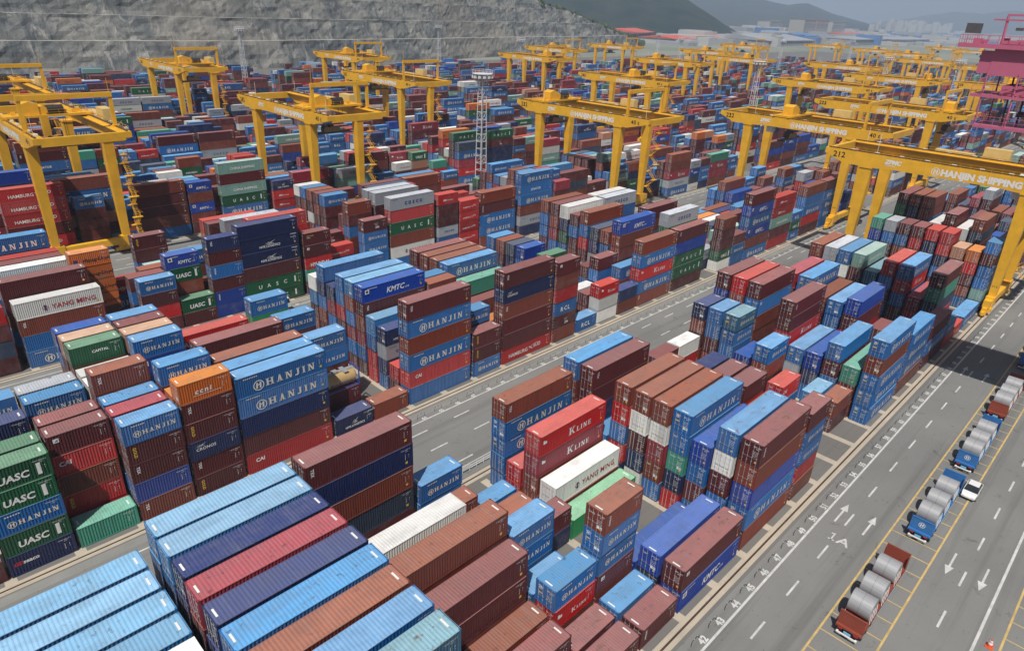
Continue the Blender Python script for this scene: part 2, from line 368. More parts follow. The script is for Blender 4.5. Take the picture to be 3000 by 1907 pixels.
# ------------------------------------------------------------------ containers: shared meshes
LEN = {20: 6.058, 40: 12.192}; CW = 2.438
def corr(L, pitch=.285, d=.056):
    n = max(1, round((L-.36)/pitch)); p = (L-.36)/n; x = .18; out = [(0, 0), (.18, 0)]
    for i in range(n): out += [(x+.12*p, 0), (x+.34*p, d), (x+.62*p, d), (x+.86*p, 0)]; x += p
    return out+[(L-.18, 0), (L, 0)]
_CM = {}
def cmeshes(ft, H):
    k = (ft, round(H, 2))
    if k in _CM: return _CM[k]
    L = LEN[ft]; w = CW/2; D = {}
    b = MB(); pr = corr(L)
    for s in (-1, 1):
        for (x0, d0), (x1, d1) in zip(pr, pr[1:]):
            b.quad((x0, s*(w-.015-d0), .12), (x1, s*(w-.015-d1), .12), (x1, s*(w-.015-d1), H-.07), (x0, s*(w-.015-d0), H-.07))
    pe = corr(CW, .24, .045)
    for (y0, d0), (y1, d1) in zip(pe, pe[1:]):
        b.quad((L-.02-d0, y0-w, .12), (L-.02-d1, y1-w, .12), (L-.02-d1, y1-w, H-.07), (L-.02-d0, y0-w, H-.07))
    b.quad((0, -w+.02, .13), (L, -w+.02, .13), (L, w-.02, .13), (0, w-.02, .13))
    D['body'] = b.mesh('body', [M_FRAME], fix=False)
    b = MB(); n = round((L-.5)/.30); p = (L-.5)/n; xs = [(0, 0), (.25, 0)]
    for i in range(n): xs += [(.25+p*(i+.15), 0), (.25+p*(i+.32), .024), (.25+p*(i+.62), .024), (.25+p*(i+.82), 0)]
    xs += [(L-.25, 0), (L, 0)]
    for (x0, d0), (x1, d1) in zip(xs, xs[1:]):
        b.quad((x0, -w+.06, H-.012-d0), (x1, -w+.06, H-.012-d1), (x1, w-.06, H-.012-d1), (x0, w-.06, H-.012-d0))
    for s in (-1, 1): b.box(.18, L-.18, min(s*(w-.06), s*w), max(s*(w-.06), s*w), H-.07, H-.004)
    D['roof'] = b.mesh('roof', [M_FRAME], fix=False)
    b = MB()
    for x in (0, L-.17):
        for s in (-1, 1):
            y0, y1 = sorted((s*w, s*(w-.15)))
            b.box(x+.012, x+.158, y0+.012*(s < 0), y1-.012*(s > 0), .12, H-.12)
            for z in (0, H-.118): b.box(x-.004, x+.174, y0-.004*(s < 0), y1+.004*(s > 0), z, z+.118)
    for s in (-1, 1):
        y0, y1 = sorted((s*(w-.003), s*(w-.06))); b.box(.17, L-.17, y0, y1, .01, .15)
    for x in (.02, L-.10): b.box(x, x+.08, -w+.15, w-.15, .01, .14); b.box(x, x+.08, -w+.15, w-.15, H-.13, H-.01)
    D['frame'] = b.mesh('frame', [M_FRAME], fix=False)
    for s in (-1, 1):
        b = MB(); y0, y1 = sorted((s*.006, s*(w-.15))); b.box(.035, .075, y0, y1, .14, H-.13)
        for i in range(4):
            z = .28+i*(H-.5)/4; b.box(.022, .036, y0+.06, y1-.06, z, z+(H-.5)/4-.14)
        D['door%d' % s] = b.mesh('door', [M_FRAME], fix=False)
        b = MB()
        for y in (s*.28, s*.80):
            b.bar((-.012, y, .06), (-.012, y, H-.06), .021, 6)
            for z in (.5, 1.05, H-.55): b.box(-.02, .025, y-.06, y+.06, z, z+.07)
            b.bar((-.03, y, 1.02), (-.03, y-s*.38, 1.02), .016, 4)
        D['rod%d' % s] = b.mesh('locking_rod', [M_STEEL], fix=False)
    b = MB(); fn = lambda a, c: (a, c, H+.004)
    for i, x in enumerate((.32, L-.62)):
        b = MB(); b.add2d(rects([R4(x, x+.17, -.46, .42)]), fn); D['roof_plate%d' % i] = b.mesh('roof_code', [M_WHITE], fix=False)
    _CM[k] = D; return D
_DM = {}
def door_marks(code, H, var):
    """the lettering on the door end: codes on the right leaf, the owner's mark on the left one"""
    k = (code if code in 'hyklca' else '.', round(H, 2), var)
    if k in _DM: return _DM[k]
    b = MB(); w = CW/2; fn = lambda a, c: (.012, -a+w, c)     # a from the left as seen from outside
    def put(s, x, y, h, m=0, bold=.015): b.add2d(shift(T(s, h, 0, 1, bold, 1)[0], x, y), fn, m)
    put(('HJCU 4816', 'TCNU 7203', 'GESU 5150', 'INKU 6427')[var], 1.42, H-.52, .14); put(('42G1', '22G1', '45G1', '42G1')[var], 1.72, H-.74, .13)
    for i, s in enumerate(('MGW 30480', 'TARE 3860', 'NET 26620', 'CUB 67.7')): put(s, 1.42, H-1.12-i*.19, .095)
    if var % 2: b.add2d(rects([R4(1.50, 1.80, H-1.62-.45, H-1.62-.10), R4(1.86, 2.1, H-1.62-.45, H-1.62-.10)]), fn, 0)
    c = k[0]
    if c == 'h': b.add2d(ring_h(.62, H-.62, .25), fn, 0); b.add2d(rects([R4(.35, .9, H-1.35, H-1.2)]), fn, 2 if var != 1 else 0)
    elif c == 'y': b.add2d(ring(.55, H-.6, .22, .05, 4), fn, 1); put('YANG', .9, H-.68, .16, 1)
    elif c == 'a': put('CAI', .35, H-.7, .24)
    elif c == 'l': put('K LINE', .3, H-.7, .18)
    elif c == 'c': put('COSCO', .3, H-.7, .16, 3)
    elif c == 'k': put('KMTC', .35, H-.7, .2)
    else: put(('TEX', 'CAI', 'T', 'GOLD')[var], .4, H-.72, .2); b.add2d(rects([R4(1.82, 2.05, .45, .68)]), fn, 2)
    me = b.mesh('door_marking', [M_WHITE, M_REDL, M_YELL, M_NAVYL], fix=False); _DM[k] = me; return me
_SM = {}
def side_marks(code, ft, H, part):
    k = (code, ft, round(H, 2), part)
    if k in _SM: return _SM[k]
    b = MB(); w = CW/2
    for vf, c in logo(code, LEN[ft], H, part): b.add2d(vf, lambda a, z: (a, -w-.004, z), LKEY.index(c))
    me = b.mesh('code_lettering' if part else 'lettering', [LCOL[q] for q in LKEY], fix=False) if b.f else None; _SM[k] = me; return me

def setmat(o, m):
    o.material_slots[0].link = 'OBJECT'; o.material_slots[0].material = m
ORD = ['nearest', 'first', 'second', 'third', 'fourth', 'fifth', 'sixth', 'seventh', 'eighth', 'ninth', 'tenth', 'eleventh', 'twelfth'] 
ORD += [n+'th' for n in ('thirteen four_teen fif_teen six_teen seven_teen eigh_teen nine_teen twentie'.replace('_', '').split())]
ORD += ['twenty '+n for n in ORD[1:10]]+['thirtieth']
def container(col, code, ft, H, x, y, z, var, label):
    """one shipping container; its origin is the near right lower corner line's middle"""
    r = empty('shipping_container', (x, y, z), label, 'container', 'shipping containers stacked in the yard')
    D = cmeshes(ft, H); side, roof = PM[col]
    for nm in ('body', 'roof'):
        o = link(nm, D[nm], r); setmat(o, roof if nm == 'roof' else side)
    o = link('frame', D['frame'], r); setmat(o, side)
    if code == 'o' or var == 5: pass
    for s in (1, -1):
        o = link('door', D['door%d' % s], r); setmat(o, side)
        link('locking_rods', D['rod%d' % s], o)
    link('door_marking', door_marks(code, H, var % 4), r)
    for part, nm in ((False, 'lettering'), ('codes', 'code_lettering')):
        q = side_marks(code, ft, H, part)
        if q: link(nm, q, r)
    for i in (0, 1): link('roof_code', D['roof_plate%d' % i], r)
    return r

# ------------------------------------------------------------------ what stands where: row, bay, length, boxes from the top down
ROWS = {}
ROWS['A'] = """9 -8 40h L H H B H|8 -8 40h L H M H H|7 -8 40h L H B H M|6 -8 40h L H H M H|5 -8 40h W B H M N
9 -6 40 L H H M B H|8 -6 40 L H H H B M|7 -6 40 NS N M B H H|6 -6 40 C M B H M B|5 -6 40 NC N H M B H|4 -6 40 H H M B H M|3 -6 40 B B M H H B|2 -6 40 H K M B H M|1 -6 40 J H B H M B
9 -4 40 Mt N B D M B|6 -4 40 W M B H|5 -4 40 B M B|4 -4 40 B B M H B|3 -4 40 M M B H|2 -4 40 B M|1 -4 40 M B
9 -2 20 Hh Hh H|8 -2 20 B R|4 -2 20 Hh Hh Hh H|3 -2 20 H H|2 -2 20 Hh Rl B|1 -2 20 M|0 -2 20 M
8 -1 20 H|7 -1 20 B|6 -1 20 N|5 -1 20 M N|2 -1 20 Bv Hh Hh Mb B|1 -1 20 H|0 -1 20 Mv
9 0 40s Bt Hh Hh H H|8 0 20 R R|7 0 40 Rl Cl B B|6 0 40 Wy B|5 0 40 F|2 0 40 K|1 0 40 K N|0 0 40 Mb Kk
9 2 40 H B B H M|8 2 40 Mt M N H B|7 2 40 H M|6 2 40 B Ra H R N|5 2 40 B W M N W|4 2 40 B W C B H|3 2 40 Hh H E N R|2 2 40 K H M H|1 2 40h H W M H M|0 2 40h Mv B K Hh B
5 4 20 N M B H M|4 4 20 M B M H B|3 4 20 M R B H M|2 4 20 B R M H|0 4 20 M Hh Hh R B|9 5 20 M B M|8 5 20 P R
9 6 20 W R W|5 6 20 K M B H|4 6 20 Hh B M R B|3 6 20 Ra H B|9 7 20 N B M B W|8 7 20 H Hh M B R|7 7 20 Jh Hh Hh B M|1 7 20 B M|2 7 20 L H
9 8 40 M K B H M R|8 8 40 R B M H B N|7 8 40 M Hb B B H M|5 8 40s Mt M Rl M B H|4 8 40 Hh Y H|3 8 40 K N H|2 8 40 H Mv H M|1 8 40 E M B|0 8 40 Hh B Hh Hh Hh
7 10 40s C M B H M N|6 10 40s Hh H W M B H|5 10 40s B M H B M|4 10 40s Hh Hh Hh M N|3 10 40 K M R H B|0 10 40 Hh Hh Hh B|2 11 20 M B H|0 12 40 M Hh M
9 14 40 B H H M B|8 14 40 Y W M B H|7 14 40 H W B M H|6 14 40 Ti M B H R|5 14 40 Jh N M B|4 14 40 R H M H B|3 14 40 Hh Rl Hh M B|2 14 40 C Rl B|1 14 40 M E N R B|0 14 20 Hh R|0 15 20 Rl|0 16 40 Hh
8 18 20 E K H B M N|7 18 20 Y H M B H M|6 18 20 M H B M H B|5 18 20 Mh R M B H N|4 18 20 R N M B H M|3 18 20 R Ra N H M B|2 18 20 Pa M B H M|1 18 20 Oa R M B H|0 18 20 Hh M Hh Hh T N|0 19 20 K K K N M
9 20 40 H M|5 20 40 W H M B H|3 20 40 W Y M B H|4 20 40 M M B H N M|2 20 40 B D B M H R|0 20 40 M B H M N|1 20 40 M B H|9 22 40 M F M B H M|8 22 40 B N M H B M|7 22 40 B B H M B N|6 22 40 L H M|4 24 40 M B H M|3 24 40 B M H"""
ROWS['B'] = """0 -9 20 W W M|0 -8 20 Gu Gu Hh Gu NS|1 -8 20 G B M H M|3 -8 20 N M B H M|5 -8 20 Hh O B M H|4 -8 20 O M B
0 -7 20 E|1 -7 20 Mb Ra B R5 Ra|2 -7 20 M B M H B|4 -7 20 Hh M B H M|5 -7 20 Y H M B N
0 -6 20 Hh M5 Mt K Bt|1 -6 20 C B M H M|2 -6 20 H M B H N|3 -6 20 Bt B H M B H|4 -6 20 W Y M B H|5 -6 20 W H M B M|6 -6 20 Gp B N M H B|7 -6 20 P M B H M N|8 -6 20 K H B M H M
0 -5 20 Oq Mt M5 NC Mt M5|1 -5 20 O O M B H|2 -5 20 Hh M B H M B|5 -5 20 Hh Kk N M B H|6 -5 20 P M B H M N|7 -5 20 M B M H B M|8 -5 20 H M B H M N
0 -4 40 Hh Hh N M Ra|1 -4 40 H H M B H|2 -4 40 B M H B M|4 -4 40 Mb M B H N|8 -4 40s Rs M B H
0 -2 20 Nn|1 -2 20 M M|2 -2 20 Hh Hh M B R|3 -2 20 Hh E|5 -2 20 Hh M B H M|8 -2 20 Hh F B H M|0 -1 20 B
0 0 40 Mt Hh B Hh Ra H|1 0 20 R M|2 0 20 Nn Yc Nn H|3 0 40 L H R R|4 0 40s Kk Mt B C H M|5 0 40s L B H C H M|6 0 40s H H R M H B|7 0 20 N C H M B|8 0 40s H N H B M H|9 0 20 W L M B H
0 2 20 M5 M5 Hh|1 2 20 Hh M B H|5 2 20 H M B N M|4 2 20 B M H B R|0 3 40 Mt NC Bt M M Rs|8 3 40 M B H M N|7 3 40 B M B H M|6 3 40 B B M H B|5 3 40 Hh M H B M|4 3 40 E M B H|3 3 40 M B N|2 3 40 O M
0 5 20 Mb Bt Ra Hr Mz B|0 6 20 Hr|8 6 20 H M B N H|7 6 20 B M H N B|6 6 20 D N M B H|5 6 20 K H B M N|3 6 20 G M B H R|0 7 20 Rl W W|1 7 20 M B|2 7 20 W M|2 8 20 M H H M|3 8 20 M H B|0 8 20 N Bt
0 9 40 B Hh Rl Hh Bt|2 9 40 Kk B B M H N|3 9 40 B H W N M|4 9 40 D N Y H B|5 9 40 B H R M W H|6 9 20 Ma H M B N H|7 9 40 W N G H M B|8 9 40 Mt B C H M N|9 9 40 B H H M G B
0 11 40 Mt K Gu Gu M|1 11 40 Yc G M B H N|3 11 40 M B H M R K|8 11 40 Wy H M B N B|7 11 40 Yc H M B N B|0 14 20 B M M Gu W|0 15 20 M Hh H|0 16 40 M Kk Hh Kk B Hh|0 18 40 Rx Rx Ti M R|0 20 20 Hr Gu Hr|1 20 20 T M Hh M|0 21 40 B H Hh R M|0 23 40 M Hh Hh Hh H"""
ROWS['C'] = """0 -8.2 40 R M D M|0 -6.1 40 Wy Bt H Hh|1 -6.2 40 M M B H M|3 -6.2 40 W M B H N|4 -6.4 40 M B H M B|5 -6.4 40 R M N H B|6 -6.5 40 Hh M B H N M|2 -4.55 20 Oo Oo Oo Oo M B|5 -4.3 20 N M B|6 -4.3 20 P M
0 -3.3 20 Hh M R M|1 -3.4 20 M H M B|1 -2.4 20 Kk Gu B M H|0 -2.3 20 Gu M|0 -1.35 20 Nt M Hv M Kv K|6 -2.5 20 M5 M H B M|5 -2.4 20 T B M|0 -.45 40 N Nn Nn M Gu Gu|0 1.6 20 Mm Mb Rd E M|1 2.7 20 Rs N M
0 3.8 20 Mz Hh Hh H M|2 3.8 20 B M H B M M|5 3.7 20 Hh M5 M H B M|6 3.7 20 M B M H B M|7 3.7 20 B M W B H M|8 3.7 20 H B M H N B|9 3.7 20 W M M B H N|0 4.9 40 Yc R Gu B Wy H|2 4.9 40 Y M H B M B|3 4.9 40 Y B M H N M|0 7 20 Rx M M Yc Hh H
0 8.05 20 Rs Rs Rs Rs R|0 9.1 40 Bt Mw Hh Hh B|0 11.3 40 Hh Hg Hh B Yc N|0 13.4 20 Ca M M M B"""
ROWS['D'] = """0 -4.7 40 Rs Rs Rs M Rs M|0 -2.6 20 Hh Mv M B H|0 -.7 40 B M M B H|0 1.3 20 Kk B Kk B M|0 2.6 40 Ti M Ti Gu Hh H|0 4.8 20 Nn Rx Rx H|0 8 40 Yc T K M|2 -3 20 M B H M|1 6 40 C M B H"""
LAY = {  # y of the front row's face, row pitch, x of bay 0, bay pitch below and above it, number of rows
 'A': (22.0, 2.86, 48.6, 6.5, 6.5), 'B': (72.0, 2.9, 52.3, 6.4, 6.5), 'C': (120.7, 2.9, 52.3, 6.4, 6.45), 'D': (174.5, 2.9, 52.3, 6.4, 6.4)}
for i, y in enumerate((229, 281, 333, 386, 440, 492)): LAY['EFGHIJ'[i]] = (y, 2.9, 52.3, 6.4, 6.4)
# gantry cranes: number on the girder, x of the front girder, y of the right rail, trolley place 0..1, hoisting
CRANES = [('212', 167.0, 20.6, .10, 0), ('222', 205.0, 69.6, .62, 1), ('232', 163.5, 120.2, .86, 0), ('242', 92.0, 169.0, .22, 1), ('252', 163.5, 226.4, .80, 0), ('272', 215.0, 339.5, .45, 0),
 ('262', 109.5, 307.5, .25, 0), ('243', 269.5, 183.6, .42, 0), ('263', 332.0, 306.0, .2, 0), ('273', 422.0, 369.5, .5, 0), ('274', 528.0, 391.0, .6, 1), ('253', 403.0, 247.6, .75, 0), ('264', 561.0, 313.0, .55, 0), ('254', 493.5, 249.0, .3, 1),
 ('275', 731.0, 370.0, .5, 0), ('233', 346.5, 121.0, .75, 0), ('223', 273.0, 68.2, .06, 0), ('234', 430.5, 118.0, .1, 0), ('244', 512.0, 177.4, .4, 0), ('224', 441.0, 63.0, .5, 0), ('276', 923.0, 357.0, .2, 0), ('265', 877.0, 281.0, .5, 0),
 ('255', 818.0, 229.0, .5, 0), ('245', 684.0, 172.0, .7, 0), ('241', 28.3, 171.0, .55, 0), ('251', 32.0, 245.0, .6, 0), ('235', 640.0, 118.0, .5, 0), ('225', 600.0, 66.0, .5, 0), ('226', 760.0, 66.0, .4, 0), ('246', 980.0, 172.0, .4, 0), ('236', 840.0, 118.0, .4, 0),
 ('227', 930.0, 66.0, .6, 0), ('237', 1010.0, 118.0, .3, 0), ('216', 760.0, 20.6, .4, 0), ('215', 600.0, 20.6, .6, 0), ('256', 1080.0, 229.0, .3, 0), ('266', 1150.0, 281.0, .7, 0), ('217', 1000.0, 20.6, .5, 0), ('228', 1180.0, 66.0, .5, 0), ('247', 1250.0, 172.0, .6, 0), ('238', 1300.0, 118.0, .4, 0)]
BOX = []      # every container: block, row, x, ft, y, z, H, colour, code, place from the top, boxes in the stack
OCC = {}
def free(blk, r, x0, x1):
    return all(x1 <= a or x0 >= b for a, b in OCC.get((blk, r), ()))
def bayx(blk, k):
    L = LAY[blk]; return L[2]+k*(L[3] if k < 0 else L[4])
def stack(blk, r, x, ft, H, toks, expl=True):
    L = LAY[blk]; n = len(toks); y = L[0]+r*L[1]+CW/2
    OCC.setdefault((blk, r), []).append((x-.3, x+LEN[ft]+.3))
    for i, t in enumerate(toks):
        BOX.append(dict(b=blk, r=r, x=x+random.uniform(-.06, .06), ft=ft, y=y+random.uniform(-.05, .05), z=.02+(n-1-i)*H, H=H, c=t[0], k=t[1:] or '.', i=i, n=n, e=expl))
for blk, txt in ROWS.items():
    for line in txt.replace('\n', '|').split('|'):
        p = line.split(); ft = int(p[2][:2]); H = 2.591 if ft == 20 or p[2][2:] == 's' else 2.896 if p[2][2:] == 'h' else 2.80
        stack(blk, int(p[0]), bayx(blk, float(p[1])), ft, H, p[3:])
WT = [('H', 26), ('L', 2), ('M', 24), ('B', 17), ('R', 6), ('C', 3), ('N', 8), ('K', 5), ('G', 3), ('E', 2), ('T', 3), ('D', 2), ('O', 2), ('P', 1), ('W', 5), ('Y', 4)]
_cols = [c for c, w in WT for _ in range(w)]
CODES = {'H': 'hhhhhr.g', 'M': '.tvb.5z..', 'B': '.tv..a', 'R': 'aslxs', 'C': 'l.', 'N': 'nwS.', 'K': 'k.v', 'G': 'uue', 'T': 'i', 'O': 'o.', 'W': 'yyE.', 'Y': 'c', 'E': '.v'}
def pick():
    c = random.choice(_cols); return c+random.choice(CODES.get(c, '.'))
LEGS = []
for num, X, Y, tp, hs in CRANES:
    for yy in (Y, Y+31.5): LEGS.append((X-3, X+22, yy-2.2, yy+2.2))
def clear(x0, x1, y0, y1): return all(x1 < a or x0 > b or y1 < c or y0 > d for a, b, c, d in LEGS)
XMAX = {'A': 1150, 'B': 1250, 'C': 1300, 'D': 1250, 'E': 1200, 'F': 1150, 'G': 1000, 'H': 960, 'I': 780, 'J': 560}
XMIN = {'A': 205, 'B': 30, 'C': -25, 'D': -45, 'E': -55, 'F': -60, 'G': -40, 'H': -30, 'I': 20, 'J': 60}
for blk, L in LAY.items():
    x = XMIN[blk]
    while x < XMAX[blk]:
        if 236 < x < 262 or (x > 262 and 470 < x < 486) or 700 < x < 716: x += 6.4; continue
        two = random.random() < .62          # a 40-foot bay, or two 20-foot ones
        base = random.choice((3, 4, 4, 5, 5)) if blk not in 'AB' else random.choice((2, 3, 4, 5))
        dens = .93
        if blk == 'B' and x < 155: base, dens = 2, .75
        if blk in 'IJ' or (blk == 'H' and x < 200): base, dens = random.choice((1, 2, 3)), .75
        if x > 620: base = random.choice((2, 3, 4))
        for r in range(10):
            t = max(1, min(6, base+random.choice((-2, -1, -1, 0, 0, 0, 1, 1))))
            if blk == 'B' and x < 155: t = min(t, 3)
            yc = L[0]+r*L[1]
            if blk == 'C' and 8 < x < 52 and r >= 4:
                t = 1 if r < 7 else 0
                if not t: continue
            if random.random() > dens or not clear(x, x+13, yc-.3, yc+CW+.3): continue
            if two:
                if free(blk, r, x, x+12.3):
                    stack(blk, r, x, 40, 2.80, [pick() for _ in range(t)], False); continue
            for s in (0, 6.4):
                if free(blk, r, x+s, x+s+6.2): stack(blk, r, x+s, 20, 2.591, [pick() for _ in range(max(1, t-random.choice((0, 0, 1))))], False)
        x += 13.0

# which 300 boxes show largest from the yard's lookout: a coarse depth buffer over their three facing sides
BW, BH = 500, 318
def project(p):
    d = np.asarray(p, float)-np.array([0, 0, CAMH]); R = np.array([CR, CU, _f]); q = d@R.T
    return q
def raster(boxes):
    zb = np.full((BH, BW), 1e9); ib = np.full((BH, BW), -1, int); sc = BW/3000
    for n, b in enumerate(boxes):
        x0, x1, y0, y1, z0, z1 = b['x'], b['x']+LEN[b['ft']], b['y']-CW/2, b['y']+CW/2, b['z'], b['z']+b['H']
        fs = [[(x0,y0,z1),(x1,y0,z1),(x1,y1,z1),(x0,y1,z1)], [(x0,y0,z0),(x1,y0,z0),(x1,y0,z1),(x0,y0,z1)]]
        fs.append([(x0,y0,z0),(x0,y1,z0),(x0,y1,z1),(x0,y0,z1)] if x0 > 0 else [(x1,y0,z0),(x1,y1,z0),(x1,y1,z1),(x1,y0,z1)])
        for q in fs:
            c = project(q)
            if c[:, 2].min() < 2: continue
            u = (1500+FPX*c[:, 0]/c[:, 2])*sc; v = (953.5-FPX*c[:, 1]/c[:, 2])*sc
            a0, a1, b0, b1 = max(0, int(u.min())), min(BW-1, int(u.max())+1), max(0, int(v.min())), min(BH-1, int(v.max())+1)
            if a0 > a1 or b0 > b1: continue
            X, Y = np.meshgrid(np.arange(a0, a1+1)+.5, np.arange(b0, b1+1)+.5); s = None; ok = np.ones(X.shape, bool)
            area = sum(u[i]*v[(i+1) % 4]-u[(i+1) % 4]*v[i] for i in range(4))
            for i in range(4):
                j = (i+1) % 4; e = (u[j]-u[i])*(Y-v[i])-(v[j]-v[i])*(X-u[i]); ok &= (e >= 0) if area > 0 else (e <= 0)
            if not ok.any(): continue
            A = np.c_[u, v, np.ones(4)]; w = np.linalg.lstsq(A, 1/c[:, 2], rcond=None)[0]; Z = 1/(w[0]*X+w[1]*Y+w[2])
            zs = zb[b0:b1+1, a0:a1+1]; hit = ok & (Z < zs); zs[hit] = Z[hit]; ib[b0:b1+1, a0:a1+1][hit] = n
    return np.bincount(ib[ib >= 0], minlength=len(boxes))
for b in BOX: b['d'] = math.hypot(b['x'], b['y'])
near = [b for b in BOX if b['d'] < 330]
area = raster(near)
for b, a in zip(near, area): b['a'] = int(a)
order = sorted((b for b in near if b['a'] > 0), key=lambda b: -b['a'])
SHOWN = order[:298]
for b in SHOWN: b['thing'] = True
BLK = dict(zip('ABCDEFGHIJ', ('truck road', 'middle road', 'far road', 'fourth road', 'fifth road', 'sixth road', 'seventh road', 'eighth road', 'ninth road', 'tenth road')))
bays = {blk: sorted({round(b['x']/3.2) for b in SHOWN if b['b'] == blk}) for blk in BLK}
merged = {}
for blk, L in bays.items():
    m = []; 
    for q in L:
        if m and q-m[-1][-1] <= 1: m[-1].append(q)
        else: m.append([q])
    for i, g in enumerate(m):
        for q in g: merged[(blk, q)] = i+1
TIER = ['topmost', 'second from top', 'third from top', 'fourth from top', 'fifth from top', 'sixth from top']
seen_lab = set()
for b in SHOWN:
    let = '' if b['k'] in '.' else {'y': 'red-lettered ', 'c': 'navy-lettered ', 'E': 'green-lettered ', '5': 'yellow-lettered ', 'o': 'dark-lettered '}.get(b['k'], 'white-lettered ')
    tier = 'unstacked' if b['n'] == 1 else TIER[b['i']]
    o = merged[(b['b'], round(b['x']/3.2))]
    lab = f"{let}{PAL[b['c']][2]} {'long' if b['ft'] == 40 else 'short'} container, {tier}, row {'one two three four five six seven eight nine ten'.split()[b['r']]} from {BLK[b['b']]}, {ORD[o]} bay rightward"
    b['lab'] = lab
    container(b['c'], b['k'], b['ft'], b['H'], b['x'], b['y'], b['z'], random.randrange(4), lab)
print('containers', len(BOX), 'visible near', len(order), 'smallest shown', SHOWN[-1]['a'])

# ------------------------------------------------------------------ the rest of the yard's containers as one mass
key = {(b['b'], b['r'], round(b['x']/3), round(b['z']/2.6)) for b in BOX}
V = []; F = []; CC = []; UV = []; nv = 0; TXT = MB()
_flat = {}
def flat_logo(code, ft):
    if (code, ft) not in _flat: _flat[(code, ft)] = logo(code, LEN[ft], 2.6, True)
    return _flat[(code, ft)]
QF = np.array([[4,5,6,7],[0,1,5,4],[1,2,6,5],[2,3,7,6],[3,0,4,7]])
for b in BOX:
    if b.get('thing'): continue
    x0, x1, y0, y1, z0, z1 = b['x'], b['x']+LEN[b['ft']], b['y']-CW/2, b['y']+CW/2, b['z']+.03, b['z']+b['H']-.02
    V += [(x0,y0,z0),(x1,y0,z0),(x1,y1,z0),(x0,y1,z0),(x0,y0,z1),(x1,y0,z1),(x1,y1,z1),(x0,y1,z1)]
    F.append(QF+nv); nv += 8
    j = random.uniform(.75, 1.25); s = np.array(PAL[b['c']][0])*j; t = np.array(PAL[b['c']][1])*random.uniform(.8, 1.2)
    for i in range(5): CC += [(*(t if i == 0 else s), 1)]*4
    u = b['ft']/20; UV += [(0,0),(u,0),(u,1),(0,1)]*4+[(0,0),(1,0),(1,1),(0,1)]
    if b['k'] not in '.tvwb5aSm' and b['d'] < 520 and b['r'] < 10:
        for vf, c in flat_logo(b['k'], b['ft']):
            TXT.add2d(vf, lambda a, z: (x0+a, y0-.03, b['z']+z), LKEY.index(c))
me = bpy.data.meshes.new('container_stacks'); F = np.concatenate(F)
me.from_pydata(V, [], F.tolist())
ca = me.color_attributes.new('paint', 'FLOAT_COLOR', 'CORNER'); ca.data.foreach_set('color', np.array(CC, np.float32).ravel())
uv = me.uv_layers.new(name='UVMap'); uv.data.foreach_set('uv', np.array(UV, np.float32).ravel())
m = NT('stacked_containers'); at = m.n('ShaderNodeAttribute', attribute_name='paint'); ge = m.n('ShaderNodeNewGeometry'); tc = m.n('ShaderNodeTexCoord')
nz = m.noise(ge.outputs['Position'], .55, 4, .65); col = m.mix(m.math('MULTIPLY', m.ramp(nz, .45, .8), .35), at.outputs['Color'], (.22, .20, .19))
sx = m.n('ShaderNodeSeparateXYZ'); m.l(ge.outputs['Normal'], sx.inputs[0]); su = m.n('ShaderNodeSeparateXYZ'); m.l(tc.outputs['UV'], su.inputs[0])
isdoor = m.math('LESS_THAN', sx.outputs[0], -.5)
rods = None
for u0 in (.17, .36, .64, .83):                      # locking rods and code lines painted on the door ends
    q = m.math('LESS_THAN', m.math('ABSOLUTE', m.math('SUBTRACT', su.outputs[0], u0)), .018); rods = q if rods is None else m.math('MAXIMUM', rods, q)
bx = m.math('MULTIPLY', m.math('GREATER_THAN', su.outputs[0], .56), m.math('GREATER_THAN', m.math('FRACT', m.math('MULTIPLY', su.outputs[1], 9.0)), .62)); bx = m.math('MULTIPLY', bx, m.math('GREATER_THAN', m.noise(ge.outputs['Position'], 2.3, 1), .5))
col = m.mix(m.math('MULTIPLY', isdoor, m.math('MULTIPLY', m.math('MAXIMUM', rods, bx), .62)), col, (.5, .5, .5))
edge = m.math('MAXIMUM', m.math('LESS_THAN', su.outputs[1], .05), m.math('GREATER_THAN', su.outputs[1], .955))
flatz = m.math('LESS_THAN', m.math('ABSOLUTE', sx.outputs[2]), .5)
col = m.mix(m.math('MULTIPLY', m.math('MULTIPLY', edge, flatz), .55), col, (.03, .028, .026))
m.base(col); m.b.inputs['Roughness'].default_value = .55; m.b.inputs['Specular IOR Level'].default_value = .35
wv = m.n('ShaderNodeTexWave', wave_type='BANDS', bands_direction='X'); m.l(ge.outputs['Position'], wv.inputs['Vector']); wv.inputs['Scale'].default_value = 1.13
bp = m.n('ShaderNodeBump'); bp.inputs['Strength'].default_value = .35; bp.inputs['Distance'].default_value = .03; m.l(wv.outputs['Fac'], bp.inputs['Height']); m.l(bp.outputs[0], m.b.inputs['Normal'])
me.materials.append(m.mat); me.update()
o = tag(link('container_stacks', me), 'hundreds of stacked blue, maroon and brown containers filling the yard behind the nearer stacks', 'containers', kind='stuff')
tx = link('lettering', TXT.mesh('lettering', [LCOL[q] for q in LKEY], fix=False), o); tx['kind'] = 'stuff'

